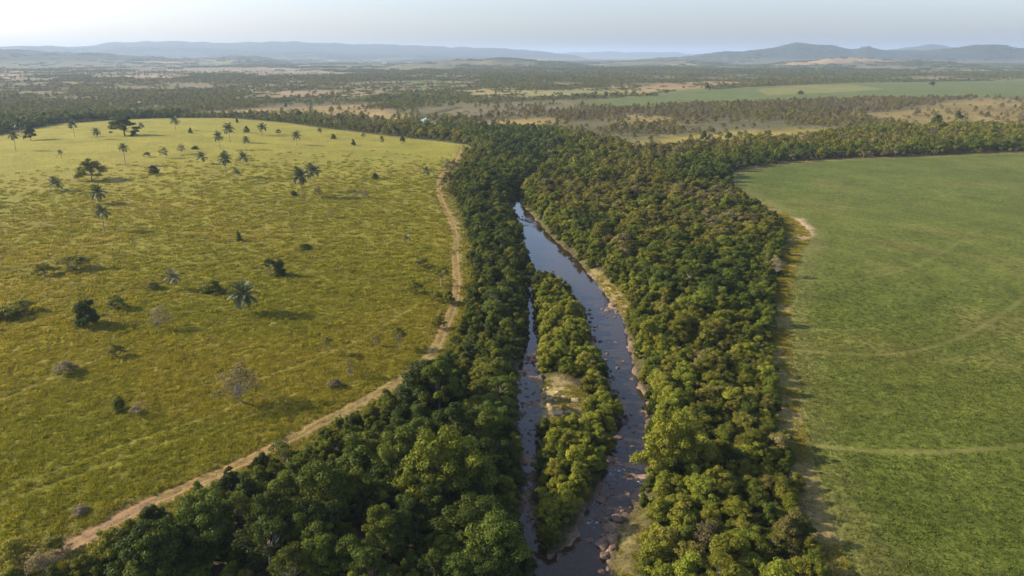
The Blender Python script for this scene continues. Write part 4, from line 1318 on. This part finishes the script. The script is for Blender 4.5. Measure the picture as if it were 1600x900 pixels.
def strew(n, reach, poly_pts, s0, s1, label, group):
    pts = np.array(poly_pts, float)
    for _ in range(n):
        i = int(g.integers(len(pts) - 1)); q = g.random()
        a, b, w = pts[i] * (1 - q) + pts[i + 1] * q
        rock(a + g.normal() * w * .5, b + g.normal() * 3, g.uniform(s0, s1) ** 1.0, label, group, hk=.6)
strew(95, 0, [(902, 470, 12), (915, 500, 10), (930, 530, 12), (938, 560, 14), (950, 590, 14), (964, 625, 12), (970, 660, 10)], 3, 9.5, 'small dark rock in the gravel shallows of the main channel', 'rocks in the main channel shallows')
strew(22, 0, [(935, 475, 20), (950, 485, 20), (965, 498, 10)], 3, 7, 'small rock in the ripples beside the grassy bank', 'rocks beside the grassy bank')
strew(70, 0, [(826, 560, 14), (822, 600, 22), (824, 650, 18), (828, 700, 14), (826, 760, 9), (828, 810, 10)], 3, 9, 'small dark rock strewn in the left channel', 'rocks in the left channel')
strew(14, 0, [(812, 341, 6), (824, 347, 8), (836, 353, 6)], 3, 6, 'small dark rock in the rocky bar across the far pool', 'rocks across the far pool')
strew(62, 0, [(985, 640, 14), (985, 690, 20), (975, 725, 24), (962, 760, 24), (925, 795, 8), (960, 800, 14), (985, 790, 8)], 4, 10, 'small rock along the rapids reach of the main channel', 'rocks along the rapids')

# ------------------------------------------------------------------ far farm houses
def house(px, py, wpx, label):
    x, y, z = stand(px, py)
    w = wpx * project(x, y, z)[2] / 1066.7
    d, h = w * .55, max(w * .26, 2.6)
    r = tag(empty('farm_house', (x, y, z - .2), g.uniform(-.3, .3)), label, 'house', 'far white farm houses')
    a, b = w / 2, d / 2
    V = np.array([(-a, -b, 0), (a, -b, 0), (a, b, 0), (-a, b, 0), (-a, -b, h), (a, -b, h), (a, b, h), (-a, b, h)])
    F = np.array([(0, 1, 5, 4), (1, 2, 6, 5), (2, 3, 7, 6), (3, 0, 4, 7)])
    link('wall', raw_mesh('wall', V, F, False, [M_WALL]), r)
    e = .06 * w; t = h * .45
    V = np.array([(-a - e, -b - e, h - .1), (a + e, -b - e, h - .1), (a + e, 0, h + t), (-a - e, 0, h + t), (-a - e, b + e, h - .1), (a + e, b + e, h - .1), (-a, 0, h + t - .05), (-a, -b, h), (-a, b, h), (a, 0, h + t - .05), (a, -b, h), (a, b, h)])
    F = np.array([(0, 1, 2, 3), (3, 2, 5, 4), (6, 8, 7, 7), (9, 10, 11, 11)])
    link('roof', raw_mesh('roof', V[:6], F[:2], False, [M_ROOF]), r)
    me = bpy.data.meshes.new('gable'); me.from_pydata([tuple(v) for v in V[6:]], [], [(0, 2, 1), (3, 4, 5)]); me.materials.append(M_WALL)
    link('gable', me, r)
g = np.random.default_rng(43)
for a in [(563, 100, 6, 'white far house, first of the row under the blue hills'), (577, 99.5, 5, 'white far house, second of the row under the blue hills'), (601, 100, 7, 'longest white far house under the blue hills'),
          (640, 99.5, 5, 'small white far house right of the longest one'), (266, 112, 8, 'white shed beside a dark tree on the left plain'), (355, 108.5, 6, 'small white shed at the foot of the left hills'),
          (241, 168.5, 7, 'small pale hut beside the trees behind the crest'), (219, 163, 6, 'small pale hut left of the other hut behind the crest'), (900, 119, 5, 'tiny pale shed on the middle plain'), (545, 106, 6, 'tiny pale shed below the far row')]: house(*a)

# ------------------------------------------------------------------ grass and crop
def tuft_mesh(g, n, spread, l0, l1, w, m, up=.9):
    a = g.uniform(0, 2 * pi, n); r = spread * np.sqrt(g.random(n))
    P = np.stack([r * np.cos(a), r * np.sin(a), np.zeros(n)], 1)
    T = unit(np.stack([np.cos(a) * .8, np.sin(a) * .8, np.full(n, up)], 1) + .35 * g.normal(size=(n, 3)))
    T[:, 2] = np.abs(T[:, 2])
    L = g.uniform(l0, l1, n)
    Nn = unit(np.cross(T, g.normal(size=(n, 3))))
    V, F = leaves(P + T * L[:, None] * .45, Nn, T, L, np.full(n, w) * g.uniform(.7, 1.3, n), .15)
    me = raw_mesh('tuft', V, F, False, [m])
    fattr(me, 'leaf_tone', np.clip(.5 + .22 * g.normal(size=n), 0, 1), 'FACE')
    return me
g = np.random.default_rng(47)
GRASS_COL = proto_collection('grass', [[tuft_mesh(g, 46, .42, .22, .5, .075, M_GRASS)] for _ in range(4)] + [[tuft_mesh(g, 46, .9, .4, .8, .2, M_GRASS)] for _ in range(2)])
CROP_COL = proto_collection('crop', [[tuft_mesh(g, 30, .32, .2, .45, .13, M_CROP, .7)] for _ in range(4)] + [[tuft_mesh(g, 34, .8, .4, .75, .3, M_CROP, .7)] for _ in range(2)])

def cover(name, x, y, idx, s0, s1, tint, val, col):
    n = len(x)
    z = height(x, y)
    s = g.uniform(s0, s1, n)
    P = np.stack([x, y, z - .02], 1)
    scatter(name, P, idx, np.stack([g.normal(size=n) * .08, g.normal(size=n) * .08, g.uniform(0, 2 * pi, n)], 1), np.stack([s, s, s * g.uniform(.7, 1.2, n)], 1), np.clip(tint, 0, 1), val, col)

def near_wedge(s, r0, r1, x0, x1):
    x, y = jitter_points(x0, x1, 45, r1, s, g)
    r = np.hypot(x, y)
    k = (r >= r0) & (r < r1) & in_view(x, y, 1.0, 4)
    return x[k], y[k]
xs, ys, ids, sc_ = [], [], [], []
for s, r0, r1, base in ((.66, 0, 260, 0), (1.5, 120, 460, 4)):
    x, y = near_wedge(s, r0, r1, -330, 12)
    dt = pdist(x, y, TRACK)
    pas = sdist(x, y, PAST)
    ow = np.full(x.shape, 99.)
    for a in OLDWAYS: ow = np.minimum(ow, pdist(x, y, a))
    # tussocks stand in small crowded patches with low turf between
    n = vnoise(x, y * 1.3, 1.7, 95) * .75 + vnoise(x, y, 6, 96) * .25
    verge = (pas > 0) & (dt < 7)
    r = np.hypot(x, y)
    fade = sstep(260, 130, r) if base == 0 else sstep(120, 240, r) * sstep(460, 260, r) * .55
    k = ((pas < 0) | verge) & (dt > 1.5) & (g.random(len(x)) < (.68 + .32 * sstep(.32, .58, n)) * fade) & (ow > .45)
    xs.append(x[k]); ys.append(y[k]); ids.append(base + (g.random(k.sum()) * (4 if base == 0 else 2)).astype(int))
x, y = np.concatenate(xs), np.concatenate(ys)
big = fbm(x, y, 75, 81, 4); big2 = fbm(x + 300, y, 40, 83, 3)
cover('pasture_grass', x, y, np.concatenate(ids), .7, 1.25, .05 + .75 * (big - .2) * .7 + .2 * sstep(.5, .72, big2) + .12 * g.normal(size=len(x)), np.clip(1.0 + .18 * g.normal(size=len(x)), .6, 1.4), GRASS_COL)
xs, ys, ids = [], [], []
for rs_, al, r0, r1, base in ((.8, .55, 0, 260, 0),):
    a, b = np.meshgrid(np.arange(0, int(260 / rs_)), np.arange(0, int((r1) / al)), indexing='ij')
    y = 45 + b.ravel() * al + g.uniform(-.2, .2, a.size)
    x = 15 + a.ravel() * rs_ + g.normal(size=a.size) * .09 * rs_ + y * .18 - 6 * np.sin(y / 70.0)
    r = np.hypot(x, y)
    k = (r >= r0) & (r < r1) & in_view(x, y, 1.0, 4)
    x, y = x[k], y[k]
    d = sdist(x, y, CROP)
    arc = np.full(x.shape, 99.)
    for c in ARCS: arc = np.minimum(arc, pdist(x, y, c))
    thin = fbm(x, y, 16, 97, 3)
    fade = sstep(240, 120, np.hypot(x, y)) if base == 0 else sstep(110, 220, np.hypot(x, y)) * sstep(420, 240, np.hypot(x, y)) * .35
    k = (d < -.5) & (arc > .7) & (g.random(len(x)) < fade * (.5 + .5 * sstep(.25, .5, thin))) & (sdist(x, y, BAREPATCH) > -.5)
    xs.append(x[k]); ys.append(y[k]); ids.append(base + (g.random(k.sum()) * (4 if base == 0 else 2)).astype(int))
x, y = np.concatenate(xs), np.concatenate(ys)
ct, cl = crop_bands(x, y)
k = g.random(len(x)) > cl * .8
x, y, ct, ids = x[k], y[k], ct[k], [np.concatenate(ids)[k]]
cover('crop_foliage', x, y, np.concatenate(ids), .55, .95, .18 + .16 * ct + 1.1 * (fbm(x, y * .6, 36, 88, 4) - .3) + .4 * sstep(-9, 0, sdist(x, y, CROP)) + .10 * g.normal(size=len(x)), np.clip(1 + .08 * g.normal(size=len(x)), .7, 1.3), CROP_COL)
# weeds on the margin, the sandbar and the banks
x, y = jitter_points(-60, 140, 45, 280, .8, g)
k = in_view(x, y, 1.0, 4); x, y = x[k], y[k]
cd = sdist(x, y, CROP)
k = ((cd > 0) & (cd < 9) & (sdist(x, y, DENSE) > -1) & (x > 20)) | (sdist(x, y, SANDBAR) < .5) | (sdist(x, y, GRASSBANK) < 1) | (sdist(x, y, LOWBANK) < .5)
k &= (g.random(len(x)) < sstep(.35, .6, fbm(x, y, 5, 98, 2))) & (driver(x, y) > .3)
x, y = x[k], y[k]
cover('bank_grass', x, y, (g.random(len(x)) * 4).astype(int), .7, 1.4, .35 + .3 * g.normal(size=len(x)), np.full(len(x), .95), GRASS_COL)
